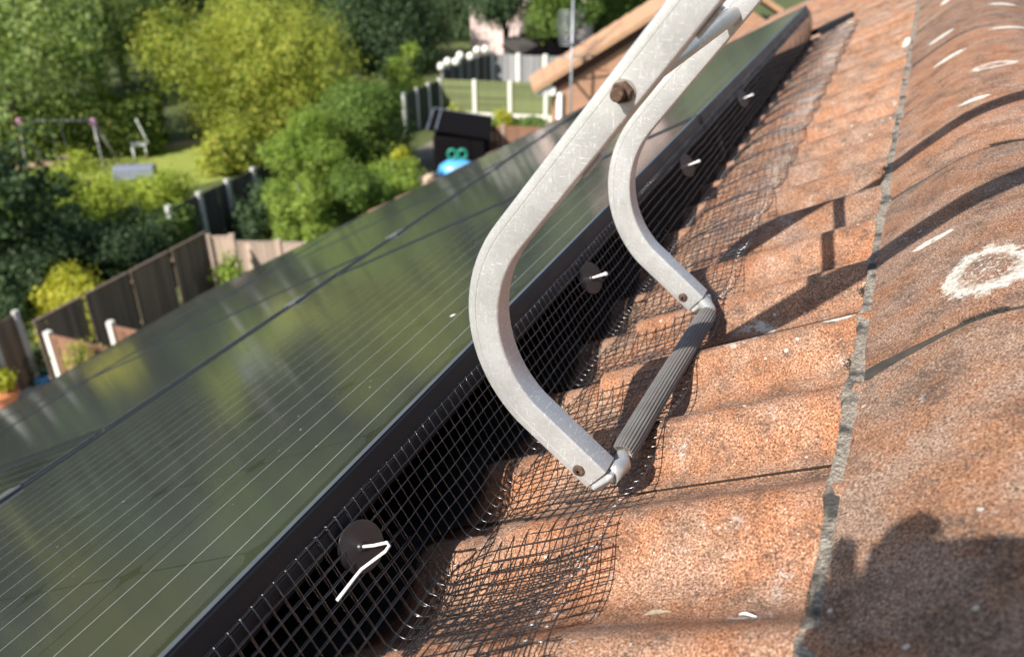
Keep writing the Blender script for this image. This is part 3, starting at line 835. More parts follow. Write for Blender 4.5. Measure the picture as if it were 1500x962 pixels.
def leaves_mesh(name, pts, nrm, size, rs, aspect=.62):
    n = len(pts); a = rs.normal(size=(n, 3)); nrm = nrm/np.linalg.norm(nrm, axis=1)[:, None]
    t = a-nrm*(a*nrm).sum(1)[:, None]; t /= np.linalg.norm(t, axis=1)[:, None]; b = np.cross(nrm, t)
    sz = size*rs.uniform(.6, 1.35, n)[:, None]
    V = np.stack([pts-t*sz, pts-b*sz*aspect+nrm*sz*.12, pts+t*sz, pts+b*sz*aspect+nrm*sz*.12], 1).reshape(-1, 3).astype(np.float32)
    me = bpy.data.meshes.new(name); me.vertices.add(4*n); me.vertices.foreach_set('co', V.ravel())
    me.loops.add(4*n); me.loops.foreach_set('vertex_index', np.arange(4*n, dtype=np.int32))
    me.polygons.add(n); me.polygons.foreach_set('loop_start', np.arange(0, 4*n, 4, dtype=np.int32))
    try: me.polygons.foreach_set('loop_total', np.full(n, 4, dtype=np.int32))
    except Exception: pass
    me.update(calc_edges=True); return me
def crown_points(lobes, n, rs, clump=.32, nclump=70):
    C = np.array([l[0] for l in lobes], float); Rr = np.array([l[1] for l in lobes], float)
    ar = (Rr**2).sum(1); pr = ar/ar.sum(); m = nclump*len(lobes)
    li = rs.choice(len(lobes), m, p=pr); d = rs.normal(size=(m, 3)); d /= np.linalg.norm(d, axis=1)[:, None]
    cc = C[li]+d*Rr[li]*(1-np.abs(rs.normal(0, .17, m)))[:, None]*rs.uniform(.86, 1.12, m)[:, None]
    ci = rs.integers(0, m, n); p = cc[ci]+rs.normal(0, 1, (n, 3))*clump*rs.uniform(.5, 1.3, m)[ci][:, None]
    nr = d[ci]*.8+rs.normal(0, .55, (n, 3))+np.array([0, 0, .45]); return p, nr
def tree(name, px, py, dist, rad_px, n, mat, size, label, seed, cat='tree', nl=9, group=None, squash=.85, bark=None, low=0.0, zmin=.25, trunk=True):
    rs = np.random.default_rng(seed); c = tp(px, py, dist); sl = (c-Vector((0, 0, CZ))).length; rx = rad_px[0]*sl/FPX; rz = rad_px[1]*sl/FPX
    e = empty(name, (c.x, c.y, 0)); tag(e, label, cat, group)
    lobes = []
    for i in range(nl):
        d = rs.normal(size=3); d /= np.linalg.norm(d); q = rs.uniform(.25, .72)
        rr = rs.uniform(.34, .52)*rx
        z = max(zmin, c.z+d[2]*q*rz)
        lobes.append(((d[0]*q*rx, d[1]*q*rx, z), (rr, rr, rr*squash)))
    if cat == 'shrub':
        for i in range(5):
            a_ = rs.uniform(0, 6.28); lobes.append(((math.cos(a_)*rx*.45, math.sin(a_)*rx*.45, .35*max(.6, c.z)), (rx*.45, rx*.45, max(.35, c.z*.4))))
    p, nr = crown_points(lobes, n, rs, clump=max(.10, rx*.085))
    ok = p[:, 2] > zmin*.5; p, nr = p[ok], nr[ok]
    link('crown', leaves_mesh('crown', p, nr, size, rs), mat, e)
    if trunk:
        tk = MB(); h = max(.6, c.z)
        tk.tube([(0, 0, -.1), (rs.normal()*.06, rs.normal()*.06, h*.4), (rs.normal()*.12, rs.normal()*.12, h*.8), (0, 0, h+rz*.5)], [.05*rx+.05, .04*rx+.04, .03*rx+.03, .02], 8)
        for l in lobes[:7]:
            q = Vector(l[0]); tk.tube([(0, 0, h*.45), (q.x*.4, q.y*.4, h*.45+(q.z-h*.45)*.55), q], [.02*rx+.03, .012*rx+.02, .012], 6)
        tk.build('trunk', bark or M_BARK, e)
    return e
def weeping(name, px, py, dist, rad_px, n, mat, label, seed):
    rs = np.random.default_rng(seed); c = tp(px, py, dist); sl = (c-Vector((0, 0, CZ))).length; rx = rad_px[0]*sl/FPX; rz = rad_px[1]*sl/FPX
    e = empty(name, (c.x, c.y, 0)); tag(e, label, 'tree')
    P = []; N = []
    for b_ in range(n//46//9):
        a0_ = rs.uniform(0, 2*math.pi); q0 = math.sqrt(rs.uniform(.02, 1))*rx; tp0 = c.z+rz*(1.0-.55*(q0/rx)**2)*rs.uniform(.1, 1.05); l0 = rs.uniform(.3, .95)*rz
        for s_ in range(9):
            x, y = q0*math.cos(a0_)+rs.normal(0, .22), q0*math.sin(a0_)+rs.normal(0, .22); top = tp0+rs.normal(0, .25); ln = l0*rs.uniform(.6, 1.15)
            cnt = 46; t = rs.uniform(0, 1, cnt); sw = rs.normal(0, .12, 2)
            P.append(np.c_[x+sw[0]*t+rs.normal(0, .05, cnt), y+sw[1]*t+rs.normal(0, .05, cnt), top-ln*t]); N.append(np.c_[rs.normal(0, 1, cnt), rs.normal(0, 1, cnt)-.6, rs.normal(.3, .4, cnt)])
    P = np.concatenate(P); N = np.concatenate(N); ok = P[:, 2] > .3; P, N = P[ok], N[ok]
    link('crown', leaves_mesh('crown', P, N, .075, rs, .5), mat, e)
    tk = MB(); tk.tube([(0, 0, -.1), (.1, .05, c.z*.6), (-.1, 0, c.z+rz*.9)], [.28, .2, .06], 9)
    for i in range(6):
        a_ = i*1.05; tk.tube([(0, 0, c.z*.7), (rx*.4*math.cos(a_), rx*.4*math.sin(a_), c.z+rz*.4), (rx*.75*math.cos(a_), rx*.75*math.sin(a_), c.z+rz*.35)], [.09, .05, .02], 6)
    tk.build('trunk', M_BIRCH, e); return e
def hedge(name, a, b, wd, ht, n, mat, size, label, seed, cat='hedge', rough=.08, base=0):
    rs = np.random.default_rng(seed); a, b = Vector((a.x, a.y, base)), Vector((b.x, b.y, base)); d = (b-a); ln = d.length; d.normalize(); s = Vector((-d.y, d.x, 0))
    e = empty(name, (a+b)/2); tag(e, label, cat)
    t = rs.uniform(-.5, .5, n)*ln; q = rs.uniform(-.5, .5, n)*wd; z = rs.uniform(0, 1, n)*ht
    side = rs.integers(0, 5, n)
    q = np.where(side < 2, -wd/2, np.where(side == 2, wd/2, q)); z = np.where(side > 2, ht, z)
    z = z+np.where(side > 2, .12*np.sin(t*1.7)+.08*np.sin(t*4.1+1), 0)
    q = q*(1+.12*np.sin(t*2.3+z)); j = rs.normal(0, rough, (n, 3))
    P = np.c_[d.x*t+s.x*q, d.y*t+s.y*q, z]+j; N = np.c_[s.x*np.sign(q), s.y*np.sign(q), np.where(side > 2, 1.5, .35)]+rs.normal(0, .6, (n, 3))
    ok = P[:, 2] > .02; link('crown', leaves_mesh('crown', P[ok], N[ok], size, rs), mat, e)
    tk = MB()
    for i in range(max(2, int(ln/1.2))):
        v = d*((i+.5)/max(2, int(ln/1.2))-.5)*ln; tk.tube([v+Vector((0, 0, -.05)), v+Vector((.05, .03, ht*.75))], [.05, .02], 6)
    tk.build('trunk', M_BARK, e); return e

# ground, lawn, paths
def grass_mat(name, a, b):
    t = NT(name); f = t.noise(.9, 5, .65); g = t.noise(22, 3, .7)
    t.col(t.mix(1.0, t.mix(f, a, b), t.mix(g, (.7,.7,.7), (1.25,1.25,1.2)), 'MULTIPLY')).set(Roughness=.9); return t.bump(g, .5, .05).m
gr = MB().add([(-600,-600,0),(600,-600,0),(600,600,0),(-600,600,0)], [(0,1,2,3)]).build('ground', grass_mat('rough_grass', (.05,.075,.02), (.13,.15,.045)))
gr['kind'] = 'structure'
def sheet(name, pts, z, m):
    o = MB().add([(p.x, p.y, z) for p in pts], [tuple(range(len(pts)))]).build(name, m)
    if sum((pts[i].x*pts[(i+1) % len(pts)].y-pts[(i+1) % len(pts)].x*pts[i].y) for i in range(len(pts))) < 0: o.data.flip_normals()
    o['kind'] = 'structure'; return o
sheet('lawn', [gp(0,262), gp(0,238), gp(300,205), gp(330,262), gp(210,290)], .006, grass_mat('sunny_lawn', (.20,.26,.04), (.36,.38,.08)))
sheet('path', [gp(-60,262), gp(-60,244), gp(150,222), gp(300,203), gp(300,210), gp(150,233)], .012, plain('dry_earth', (.42,.30,.19), .95, 0, .3, 3))
sheet('patio', [gp(-120,640), gp(-40,555), gp(40,560), gp(95,536), gp(180,560), gp(140,700)], .008, plain('concrete_patio', (.34,.33,.33), .9, 0, .2, 3))
sheet('path', [gp(620,300), gp(560,250), gp(660,190), gp(860,170), gp(900,260)], .006, plain('garden_gravel', (.22,.19,.15), .95, 0, .3, 6))

# fences -------------------------------------------------------------
def wood_mat(name, c):
    t = NT(name); f = t.noise(14, 4, .6, t.stretch(1, 1, .06)); oi = t.n('ShaderNodeObjectInfo').outputs['Random']
    k = t.mix(f, tuple(x*.6 for x in c), tuple(min(1, x*1.3) for x in c)); k = t.mix(1.0, k, t.ramp(oi, [(0,(.65,.65,.65)),(1,(1.15,1.12,1.08))]), 'MULTIPLY')
    t.col(k).set(Roughness=.85); return t.m
M_WB = wood_mat('brown_fence_wood', (.21,.155,.115)); M_WG = wood_mat('dark_grey_fence_wood', (.075,.068,.062)); M_WP = wood_mat('pale_fence_wood', (.52,.40,.32))
M_WR = wood_mat('red_brown_fence_wood', (.26,.135,.085)); M_WN = wood_mat('green_fence_wood', (.17,.20,.085)); M_WS = wood_mat('silver_grey_wood', (.30,.30,.31)); M_WD = wood_mat('dark_green_wood', (.035,.05,.035))
M_CONC = plain('concrete_post', (.50,.49,.46), .85, 0, .15, 6); M_CONCW = plain('pale_concrete', (.72,.69,.62), .85, 0, .12, 6)
unit = {}
def unit_box(m):
    if m.name not in unit:
        me = MB().box((0, 0, 0), (1, 1, 1)).mesh('board'); me.materials.append(m); unit[m.name] = me
    return unit[m.name]
def fence(label, a, b, ht, npan, m, post=None, bw=.125, horiz=False, board=.0, ptop=.08, rail=None, cap=None, z0=0, posts=True, pw=.11):
    """a, b ground points; panels of boards between posts"""
    e = empty('fence', ((a.x+b.x)/2, (a.y+b.y)/2, z0)); tag(e, label, 'fence'); d = Vector((b.x-a.x, b.y-a.y, 0)); ln = d.length; ang = math.atan2(d.y, d.x); e.rotation_euler = (0, 0, ang)
    def put(nm, c, sz, mm, ry=0):
        o = bpy.data.objects.new(nm, unit_box(mm)); col.objects.link(o); o.parent = e; o.location = c; o.scale = sz; o.rotation_euler = (0, ry, 0); return o
    pl = ln/npan; rn = random.Random(int(ln*1000))
    if post and posts:
        for i in range(npan+1): put('post', (-ln/2+i*pl, 0, (ht+ptop)/2-.05), (pw, pw*.95, ht+ptop+.1), post)
    for i in range(npan):
        x0 = -ln/2+i*pl+.05; x1 = x0+pl-.10
        if board: put('gravel_board', ((x0+x1)/2, 0, board/2), (x1-x0, .05, board), post or m)
        if horiz:
            k = max(1, round((ht-board)/bw)); h = (ht-board)/k
            for q in range(k): put('slat', ((x0+x1)/2, rn.uniform(-.004, .004), board+h*(q+.5)), (x1-x0, .024, h*.93), m, 0)
        else:
            k = max(1, round((x1-x0)/bw)); wd = (x1-x0)/k
            for q in range(k): put('board', (x0+wd*(q+.5), rn.uniform(-.012, .012), board+(ht-board)/2+rn.uniform(-.008, .008)), (wd*.94, .02, ht-board), m)
            for zz in (.25, .85): put('rail', ((x0+x1)/2, .035, ht*zz), (x1-x0, .04, .075), m)
        if cap: put('capping', ((x0+x1)/2, 0, ht+.018), (x1-x0+.02, .07, .035), cap)
    return e
def top_at(x, y, g):                        # height of the pixel above ground point g
    v = pray(x, y); return CZ+v.z*(math.hypot(g.x, g.y)/math.hypot(v.x, v.y))
# long brown fence running beside the patio: placed by its top edge at 1.8 m
a, b = gp(46, 474, 1.8), gp(302, 340, 1.8)
fence('long tall brown fence of vertical boards in shade beside the patio', a, b, 1.8, 4, M_WB, None, .14, cap=M_WB, posts=False)
a2 = gp(-60, 492, 1.85); b2 = gp(22, 457, 1.85)
fence('grey-brown fence with a concrete end post behind the flowerpot', a2, b2, 1.8, 2, M_WB, M_CONC, .14)
a3, b3 = gp(70, 488, 1.72), gp(168, 511, 1.72)
fence('red-brown fence panel with a pale concrete post behind the round bush', a3, b3, 1.66, 1, M_WR, M_CONCW, .14, cap=M_WR, ptop=.10, pw=.13)
fence('short red-brown fence panel with a pale post at the patio corner', gp(162, 473, 1.72), gp(222, 486, 1.72), 1.62, 1, M_WR, M_CONCW, .14, cap=M_WR, ptop=.14, pw=.13)
a4, b4 = gp(246, 303, 1.75), gp(405, 231, 1.75)
fence('dark grey fence with tall concrete posts below the yellow-green tree', a4, b4, 1.7, 4, M_WG, M_CONC, .15, pw=.14)
a5, b5 = gp(340, 352, 1.2), gp(475, 355, 1.2)
fence('pale new wooden fence with thick posts behind the solar panels', a5, b5, 1.15, 2, M_WP, M_WP, .14, cap=M_WP, ptop=.10, pw=.15)
c5 = gp(302, 338, 1.5)
fence('weathered pale fence panel linking the long brown fence to the pale fence', c5, a5, 1.3, 1, M_WP, M_WP, .14, cap=M_WP, pw=.15)
# green garden on the right
g0, g1 = gp(646, 172), gp(905, 183)
fence('olive green slatted fence with white posts and white gravel boards', g0, g1, 1.75, 5, M_WN, M_CONCW, .145, True, .30, .02, pw=.17)
fence('dark green fence with grey concrete posts running back to the olive fence', gp(595, 197), g0, 1.7, 3, M_WD, M_CONC, .15, pw=.15)
h0, h1, h2 = gp(648, 103, 1.6), gp(720, 79, 1.6), gp(880, 86, 1.6)
fence('dark grey fence topped with round white globe lamps', h0, h1, 1.6, 6, M_WG, M_WS, .15, pw=.12)
fence('silvery grey fence with pale posts beyond the olive fence', h1, h2, 1.6, 4, M_WS, M_CONCW, .15, pw=.22)
fence('low red-brown fence below the olive fence', gp(676, 232), gp(800, 236), 1.35, 2, M_WR, M_WP, .20, pw=.13)
M_GLOBE = plain('white_globe', (.85,.82,.72), .4, 0, .08)
def ico(c, rr, m, name, parent=None, n=12):
    mb = MB(); vs = [];
    for i in range(n//2+1):
        for j in range(n):
            t, a_ = math.pi*i/(n//2), 2*math.pi*j/n; vs.append(Vector(c)+Vector((math.sin(t)*math.cos(a_), math.sin(t)*math.sin(a_), math.cos(t)))*rr)
    mb.add(vs, [(i*n+j, (i+1)*n+j, (i+1)*n+(j+1) % n, i*n+(j+1) % n) for i in range(n//2) for j in range(n)], True)
    return mb.build(name, m, parent)
for i, (x, y) in enumerate(((646,98),(656,91),(668,91),(674,82),(689,83),(699,74),(711,73))):
    t = (x-648)/72; q = h0.lerp(h1, max(0, min(1, t))); p = tp(x, y, math.hypot(q.x, q.y))
    e = empty('globe_lamp', (p.x, p.y, p.z)); tag(e, 'small round white garden globe lamp on the grey fence', 'lamp', 'globe lamps along the fence')
    ico((0, 0, 0), .21, M_GLOBE, 'globe', e); MB().tube([(0, 0, -.15), (0, 0, -max(.3, p.z-1.5))], .04, 8).build('stem', M_CONC, e)
# gate of details: yellow shrubs against the white boards
tree('shrub', 737, 170, 36.5, (13, 13), 900, LM['gold'], .07, 'round golden shrub in front of the white gravel board', 41, 'shrub', 5)
tree('shrub', 668, 168, 36.5, (12, 14), 800, LM['gold'], .07, 'golden shrub at the corner of the olive and dark fences', 42, 'shrub', 5)
hedge('grass_bank', gp(662, 190), gp(800, 190), .5, .35, 2500, LM['mid'], .07, 'strip of low green plants below the white gravel boards', 43, 'plants', .06)
# black shed with metal edges
def box_thing(name, label, cat, parts, loc, rz):
    e = empty(name, loc, rz); tag(e, label, cat)
    for nm, c, sz, m, M_ in parts: MB().box(c, sz, M_, bev=min(sz)*.08).build(nm, m, e)
    return e
M_BLACK = plain('black_felt', (.008,.007,.008), 1.0); M_BLACK.node_tree.nodes['Principled BSDF'].inputs['Specular IOR Level'].default_value = .05; M_METAL = plain('grey_metal_edge', (.28,.29,.31), .4, .6)
q = gp(652, 250); sh_h = 1.9
RotY = lambda a_: Matrix.Rotation(R(a_), 3, 'Y'); RotX = lambda a_: Matrix.Rotation(R(a_), 3, 'X')
box_thing('garden_shed', 'low black felt-covered shed with grey metal edging strips', 'shed',
  [('wall', (0, 0, .75), (2.0, 2.6, 1.5), M_BLACK, None), ('roof', (0, 0, 1.62), (2.3, 2.9, .10), M_BLACK, RotY(9)),
   ('edging', (-1.16, 0, 1.82), (.07, 2.9, .07), M_METAL, RotY(9)), ('edging', (-.85, 0, 1.80), (.07, 2.9, .06), M_METAL, RotY(9)), ('edging', (0, 1.45, 1.66), (2.3, .06, .08), M_METAL, RotY(9)),
   ('door', (0, -1.31, .7), (.8, .04, 1.35), M_BLACK, None)], (q.x+.3, q.y+.9, 0), YAW)
# blue toy with two green rings
p = gp(670, 236, .95); e = empty('garden_toy', (p.x, p.y, 0), YAW); tag(e, 'bright blue play toy with two green ring handles', 'toy')
M_BLUE = plain('blue_plastic', (.10,.38,.78), .35, 0, .1); M_GRN = plain('green_plastic', (.01,.22,.15), .4, 0, .1)
tm = MB(); N = 20
tm.add([(.75*math.cos(2*math.pi*i/N)*k, .45*math.sin(2*math.pi*i/N)*k, z) for k, z in ((1, 0), (1, p.z*.6), (.85, p.z*.85), (.45, p.z+.05)) for i in range(N)], [(r_*N+i, r_*N+(i+1) % N, (r_+1)*N+(i+1) % N, (r_+1)*N+i) for r_ in range(3) for i in range(N)]+[tuple(range(3*N, 4*N))], True)
tm.build('shell', M_BLUE, e)
for sx in (-.17, .19):
    MB().tube([(sx+.15*math.cos(2*math.pi*i/16), -.05, p.z+.26+.17*math.sin(2*math.pi*i/16)) for i in range(17)], .055, 8).build('ring', M_GRN, e)
p = gp(632, 262, .3); st = MB(); 
stone = ico((0, 0, 0), .3, plain('buff_stone', (.52,.40,.29), .9), 'garden_stone'); stone.location = (p.x, p.y, .2); tag(stone, 'buff rounded garden stone beside the black shed', 'stone')
for v in stone.data.vertices: v.co *= 1+.3*noise.noise(v.co*5)

# orange brick house with gable, white fascia and downpipe
HD = 23.0
ev = tp(797, 127, HD)                       # eaves corner
hx = Vector((math.cos(YAW+R(2)), math.sin(YAW+R(2)), 0)); hy = Vector((-hx.y, hx.x, 0))
e = empty('brick_gable_house', (ev.x, ev.y, 0)); e.rotation_euler = (0, 0, math.atan2(hx.y, hx.x)); tag(e, 'orange brick house with tiled gable roof, white fascia and downpipe', 'house')
GW, GP, GD = 9.0, 31, 1.1
zt = ev.z-.12; rise = GW/2*math.tan(R(GP))
wl = MB(); pts = [(.30, 0), (GW-.3, 0), (GW-.3, zt), (GW/2, zt+rise-.3*math.tan(R(GP))), (.30, zt)]
vs = [(x, y, z) for y in (0, GD) for x, z in pts]
wl.add(vs, [(0,1,2,3,4),(9,8,7,6,5),(0,4,9,5),(1,6,7,2),(4,3,8,9),(3,2,7,8)])
o = wl.build('wall', M_BRICK, e); uv_from(o, lambda c: (c.x+c.y, c.z))
M_RT = plain('orange_roof_tile', (.46,.27,.16), .9, 0, .25, 4)
for sd in (0, 1):
    rp = MB(); a_ = R(GP); Lr = GW/2/math.cos(a_)+.35
    c0 = Vector((GW/2+(-1 if not sd else 1)*(Lr/2)*math.cos(a_), GD/2-.05, ev.z+rise-(Lr/2)*math.sin(a_)+.12))
    rp.box(c0, (Lr, GD+.5, .10), Matrix.Rotation(-a_ if not sd else a_, 3, 'Y')); ro = rp.build('roof', M_RT, e)
    nn = int(Lr/.34)
    for k in range(nn):
        t = (k+.5)/nn*Lr; c = Vector((GW/2+(-1 if not sd else 1)*t*math.cos(a_), GD/2-.05, ev.z+rise-t*math.sin(a_)+.185))
        cr_ = MB().box(c, (.35, GD+.52, .03), Matrix.Rotation((-a_ if not sd else a_)*1.12, 3, 'Y')); co = cr_.build('tile_course', M_RT, ro)
M_WHITE = plain('white_upvc', (.80,.80,.78), .4, 0, .04)
MB().box((.05, -.12, ev.z-.10), (.50, .10, .22), bev=.01).build('fascia', M_WHITE, e)
MB().box((.02, GD/2, ev.z-.08), (.14, GD+.4, .16), bev=.01).build('gutter', M_WHITE, e)
MB().tube([(.42, -.07, ev.z-.15), (.44, -.07, .0)], .075, 10).build('downpipe', M_WHITE, e)
for (wx, wz) in ((3.2, 1.3), (6.0, 1.3), (4.6, 4.0)):
    f = MB().box((wx, -.02, wz+.55), (1.3, .08, 1.2), bev=.02).build('window', M_WHITE, e)
    MB().box((wx, -.062, wz+.55), (1.15, .012, 1.05)).build('pane', plain('window_glass', (.03,.035,.04), .08), f)
# tv aerial on a tall mast fixed to that house
ap_ = tp(836, 150, HD-.6); e = empty('tv_aerial', (ap_.x, ap_.y, 0), YAW); tag(e, 'grey television aerial on a tall mast with many short rods', 'aerial')
zz = tp(836, -60, HD-.6).z
MB().tube([(0, 0, 0), (0, 0, zz)], .032, 8).build('mast', M_METAL, e)
za, zb = tp(836, 66, HD-.6).z, tp(836, 20, HD-.6).z
bm = MB().tube([(0, -.05, za), (0, .5, zb)], .02, 8).build('boom', M_METAL, e)
for i in range(12):
    t = i/11; c = Vector((0, -.05+.55*t, za+(zb-za)*t)); wd = .40-.02*abs(i-6)*.6
    MB().tube([c+Vector((-wd, 0, 0)), c+Vector((wd, 0, 0))], .012, 6).build('rod', M_METAL, bm)
z2 = tp(836, 84, HD-.6).z
MB().tube([(-.28, 0, z2), (.62, .1, z2+.02)], .022, 8).build('cross_arm', M_METAL, e)
MB().box((0, .35, zt+.4), (.05, .7, .05)).build('bracket', M_METAL, e)

# swing set
M_TUBE = plain('grey_painted_tube', (.33,.32,.33), .5, .2); M_PINK = plain('pink_plastic', (.80,.42,.62), .45, 0, .06)
a, b = gp(48, 246), gp(158, 246); d = (b-a); e = empty('swing_set', (a+b)/2, math.atan2(d.y, d.x)); tag(e, 'childs swing frame with grey tube legs and pink corner joints on the lawn', 'swing')
hs = 1.85; hw = d.length/2
MB().tube([(-hw, 0, hs), (hw*.90, 0, hs)], .045, 8).build('top_bar', M_TUBE, e)
for sx in (-1, 1):
    xx = -hw if sx < 0 else hw*.90
    for sy in (-1, 1): MB().tube([(xx, 0, hs), (xx+(.12 if sx < 0 else .35), sy*.65, 0)], .04, 8).build('leg', M_TUBE, e)
    MB().box((xx, 0, hs-.06), (.22, .18, .28), bev=.03).build('corner_joint', M_PINK, e)
sw = MB().box((-.15, 0, .42), (.46, .18, .04), bev=.012).build('swing_seat', M_PINK, e)
for sx in (-.36, .06): MB().tube([(sx, 0, .42), (sx, 0, hs)], .012, 5).build('rope', M_TUBE, sw)
# white garden seat against the hedge
p = gp(212, 232); e = empty('garden_chair', (p.x, p.y, 0), YAW+.5); tag(e, 'white plastic garden chair tipped against the dark hedge', 'chair')
MB().box((.12, .1, 1.10), (.07, .55, 1.0), RotY(-14), bev=.02).build('backrest', M_WHITE, e); MB().box((-.12, .1, .58), (.55, .55, .06), RotY(6), bev=.02).build('seat', M_WHITE, e)
for sx in (-.35, .1):
    for sy in (-.12, .32): MB().tube([(sx, sy, .58), (sx-.03, sy, 0)], .03, 6).build('leg', M_WHITE, e)
# pale pole at the edge
p = gp(6, 262); e = MB().tube([(0, 0, 0), (-.15, 0, 1.35)], .07, 8).build('washing_pole', M_CONC); e.location = (p.x, p.y, 0); tag(e, 'pale leaning pole at the edge of the lawn', 'pole')
p = gp(200, 262); o = MB().box((0, 0, .25), (1.5, .5, .5), bev=.04).build('garden_bench', plain('slate_blue_paint', (.20,.22,.30), .6)); o.location = (p.x, p.y, 0); o.rotation_euler = (0, 0, YAW+.1); tag(o, 'low slate-blue garden box behind the sunny bushes', 'box')
# flowerpot and patio bits
p = gp(15, 598); e = empty('flowerpot', (p.x, p.y, 0)); tag(e, 'terracotta flowerpot with a yellow-green plant on the patio', 'flowerpot')
M_TERRA = plain('terracotta', (.50,.19,.08), .8, 0, .15, 8)
MB().tube([(0, 0, 0), (0, 0, .02), (0, 0, .36), (0, 0, .37), (0, 0, .45)], [.15, .16, .25, .28, .29], 20).build('pot', M_TERRA, e)
rs = np.random.default_rng(9); pp, nn = crown_points([((0, 0, .66), (.26, .26, .22)), ((.12, 0, .75), (.18, .18, .16)), ((-.12, .05, .70), (.18, .18, .16))], 900, rs, .06, 40)
link('plant', leaves_mesh('plant', pp, nn, .045, rs), LM['gold'], e)
tree('shrub', 118, 524, 16.6, (27, 22), 2600, LM['yellow'], .035, 'round clipped yellow-green bush in front of the low red-brown fence', 51, 'shrub', 6)
tree('shrub', 52, 524, 19.2, (18, 14), 700, LM['dark'], .045, 'small dark shrub between the two fences at the patio', 52, 'shrub', 5)
for (x, y, wd, hh, m, lb, nm) in ((78, 556, .8, .22, M_BLUE, 'blue plastic tray with white netting on the patio', 'garden_tray'), (55, 575, 1.0, .10, M_CONCW, 'pale concrete slab edging the patio', 'slab'), (88, 547, .9, .10, M_CONCW, 'pale slab below the low fence post', 'slab')):
    p = gp(x, y); o = MB().box((0, 0, hh/2), (wd, .45, hh), bev=.03).build(nm, m); o.location = (p.x, p.y, 0); o.rotation_euler = (0, 0, YAW+.7); tag(o, lb, 'tray' if 'tray' in nm else 'slab')

# vegetation ---------------------------------------------------------
hedge('hedge', gp(-60, 236), gp(245, 218), 1.6, 2.0, 26000, LM['hedge'], .085, 'clipped dark green hedge behind the swing frame', 60)
weeping('weeping_birch', 35, 70, 46, (85, 140), 52000, LM['willow'], 'weeping tree with long hanging pale green strands at the lawn corner', 61)
weeping('weeping_birch', 165, 40, 51, (85, 135), 46000, LM['willow'], 'weeping tree with darker hanging strands behind the white chair', 62)
weeping('weeping_birch', -120, 40, 46, (90, 140), 16000, LM['willow'], 'weeping tree standing past the end of the clipped hedge', 63)
tree('yellowing_tree', 375, 105, 38, (142, 138), 85000, LM['yellow'], .058, 'large yellow-green tree turning golden, above the dark grey fence', 64, nl=16)
tree('oak_tree', 560, 50, 50, (105, 110), 52000, LM['dark'], .085, 'dark green oak behind the yellow-green tree', 65, nl=13)
tree('oak_tree', 665, 30, 62, (80, 75), 34000, LM['dark'], .10, 'dark green oak behind the globe lamps', 66, nl=11)
tree('oak_tree', 742, -2, 49, (70, 52), 22000, LM['dark'], .075, 'dark tree over the pale pink house', 67, nl=9)
tree('oak_tree', 822, 2, 47, (58, 48), 18000, LM['mid'], .07, 'green tree between the pale pink house and the television aerial', 97, nl=9)
tree('oak_tree', 895, 25, 60, (85, 75), 34000, LM['mid'], .09, 'green tree behind the television aerial', 68, nl=11)
tree('oak_tree', 1010, -40, 62, (90, 80), 12000, LM['dark'], .14, 'dark tree rising over the orange gable', 69, nl=9)
tree('oak_tree', 240, 20, 64, (110, 120), 20000, LM['dark'], .14, 'deep shaded tree between the weeping trees and the yellow-green tree', 70, nl=10)
tree('oak_tree', 80, 40, 70, (130, 140), 18000, LM['dark'], .15, 'deep shaded tree behind the weeping trees', 71, nl=10)
tree('oak_tree', 460, 30, 62, (110, 120), 18000, LM['dark'], .14, 'shaded tree behind the yellow-green crown', 72, nl=10)
tree('shrub', 442, 232, 29, (66, 100), 40000, LM['bright'], .045, 'tall bright green shrub with arching stems behind the pale fence', 73, 'shrub', 12)
tree('shrub', 535, 215, 31, (78, 100), 42000, LM['mid'], .047, 'broad mid green shrub left of the black shed', 74, 'shrub', 12)
tree('shrub', 598, 115, 41, (36, 58), 12000, LM['bright'], .055, 'slender pale green shrub in front of the dark oak', 75, 'shrub', 7)
tree('shrub', 592, 236, 28, (20, 26), 3000, LM['gold'], .055, 'golden shrub against the black shed', 76, 'shrub', 6)
tree('shrub', 335, 225, 33, (52, 28), 9000, LM['yellow'], .065, 'yellow-green bush spilling over the dark grey fence', 77, 'shrub', 8)
# ivy-covered bank left of the long fence; lower mounds' shade put into dark leaves
for i, (x, y, ds, rx_, ry_, mm, lb) in enumerate(((120, 285, 28, 66, 46, 'lime', 'sunny bright green bush in front of the lawn'), (215, 290, 27.5, 60, 40, 'lime', 'sunny bright green bush next to the dark grey fence'), (30, 290, 28, 55, 40, 'mid', 'bush with grey-green leaves at the foot of the pale pole'),
    (60, 355, 23.5, 75, 46, 'dark', 'ivy mound above the patio fences, shade put into its dark leaves'), (170, 350, 24, 75, 38, 'dark', 'ivy mound behind the long brown fence, shade put into its dark leaves'), (250, 325, 25, 40, 34, 'mid', 'leafy ivy at the end of the long brown fence'), (20, 415, 22, 60, 40, 'dark', 'ivy behind the concrete end post, shade put into its dark leaves'), (95, 425, 21.2, 55, 20, 'gold', 'low golden-leaved ivy along the top of the long fence'))):
    tree('shrub', x, y, ds, (rx_, ry_), 20000, LM[mm], .045, lb, 80+i, 'shrub', 9, zmin=.4)
tree('shrub', 440, 292, 24.5, (50, 52), 20000, LM['bright'], .042, 'feathery bright shrub with bare stems just behind the pale fence', 92, 'shrub', 9)
tree('shrub', 520, 285, 25.5, (60, 52), 22000, LM['mid'], .042, 'low mid green shrub at the panel edge left of the golden shrub', 93, 'shrub', 9)
tree('shrub', 575, 262, 27, (45, 40), 14000, LM['bright'], .045, 'bright shrub beside the buff garden stone', 94, 'shrub', 8)
tree('shrub', 505, 150, 42, (60, 55), 18000, LM['yellow'], .06, 'olive yellow shrub below the dark oak', 95, 'shrub', 9)
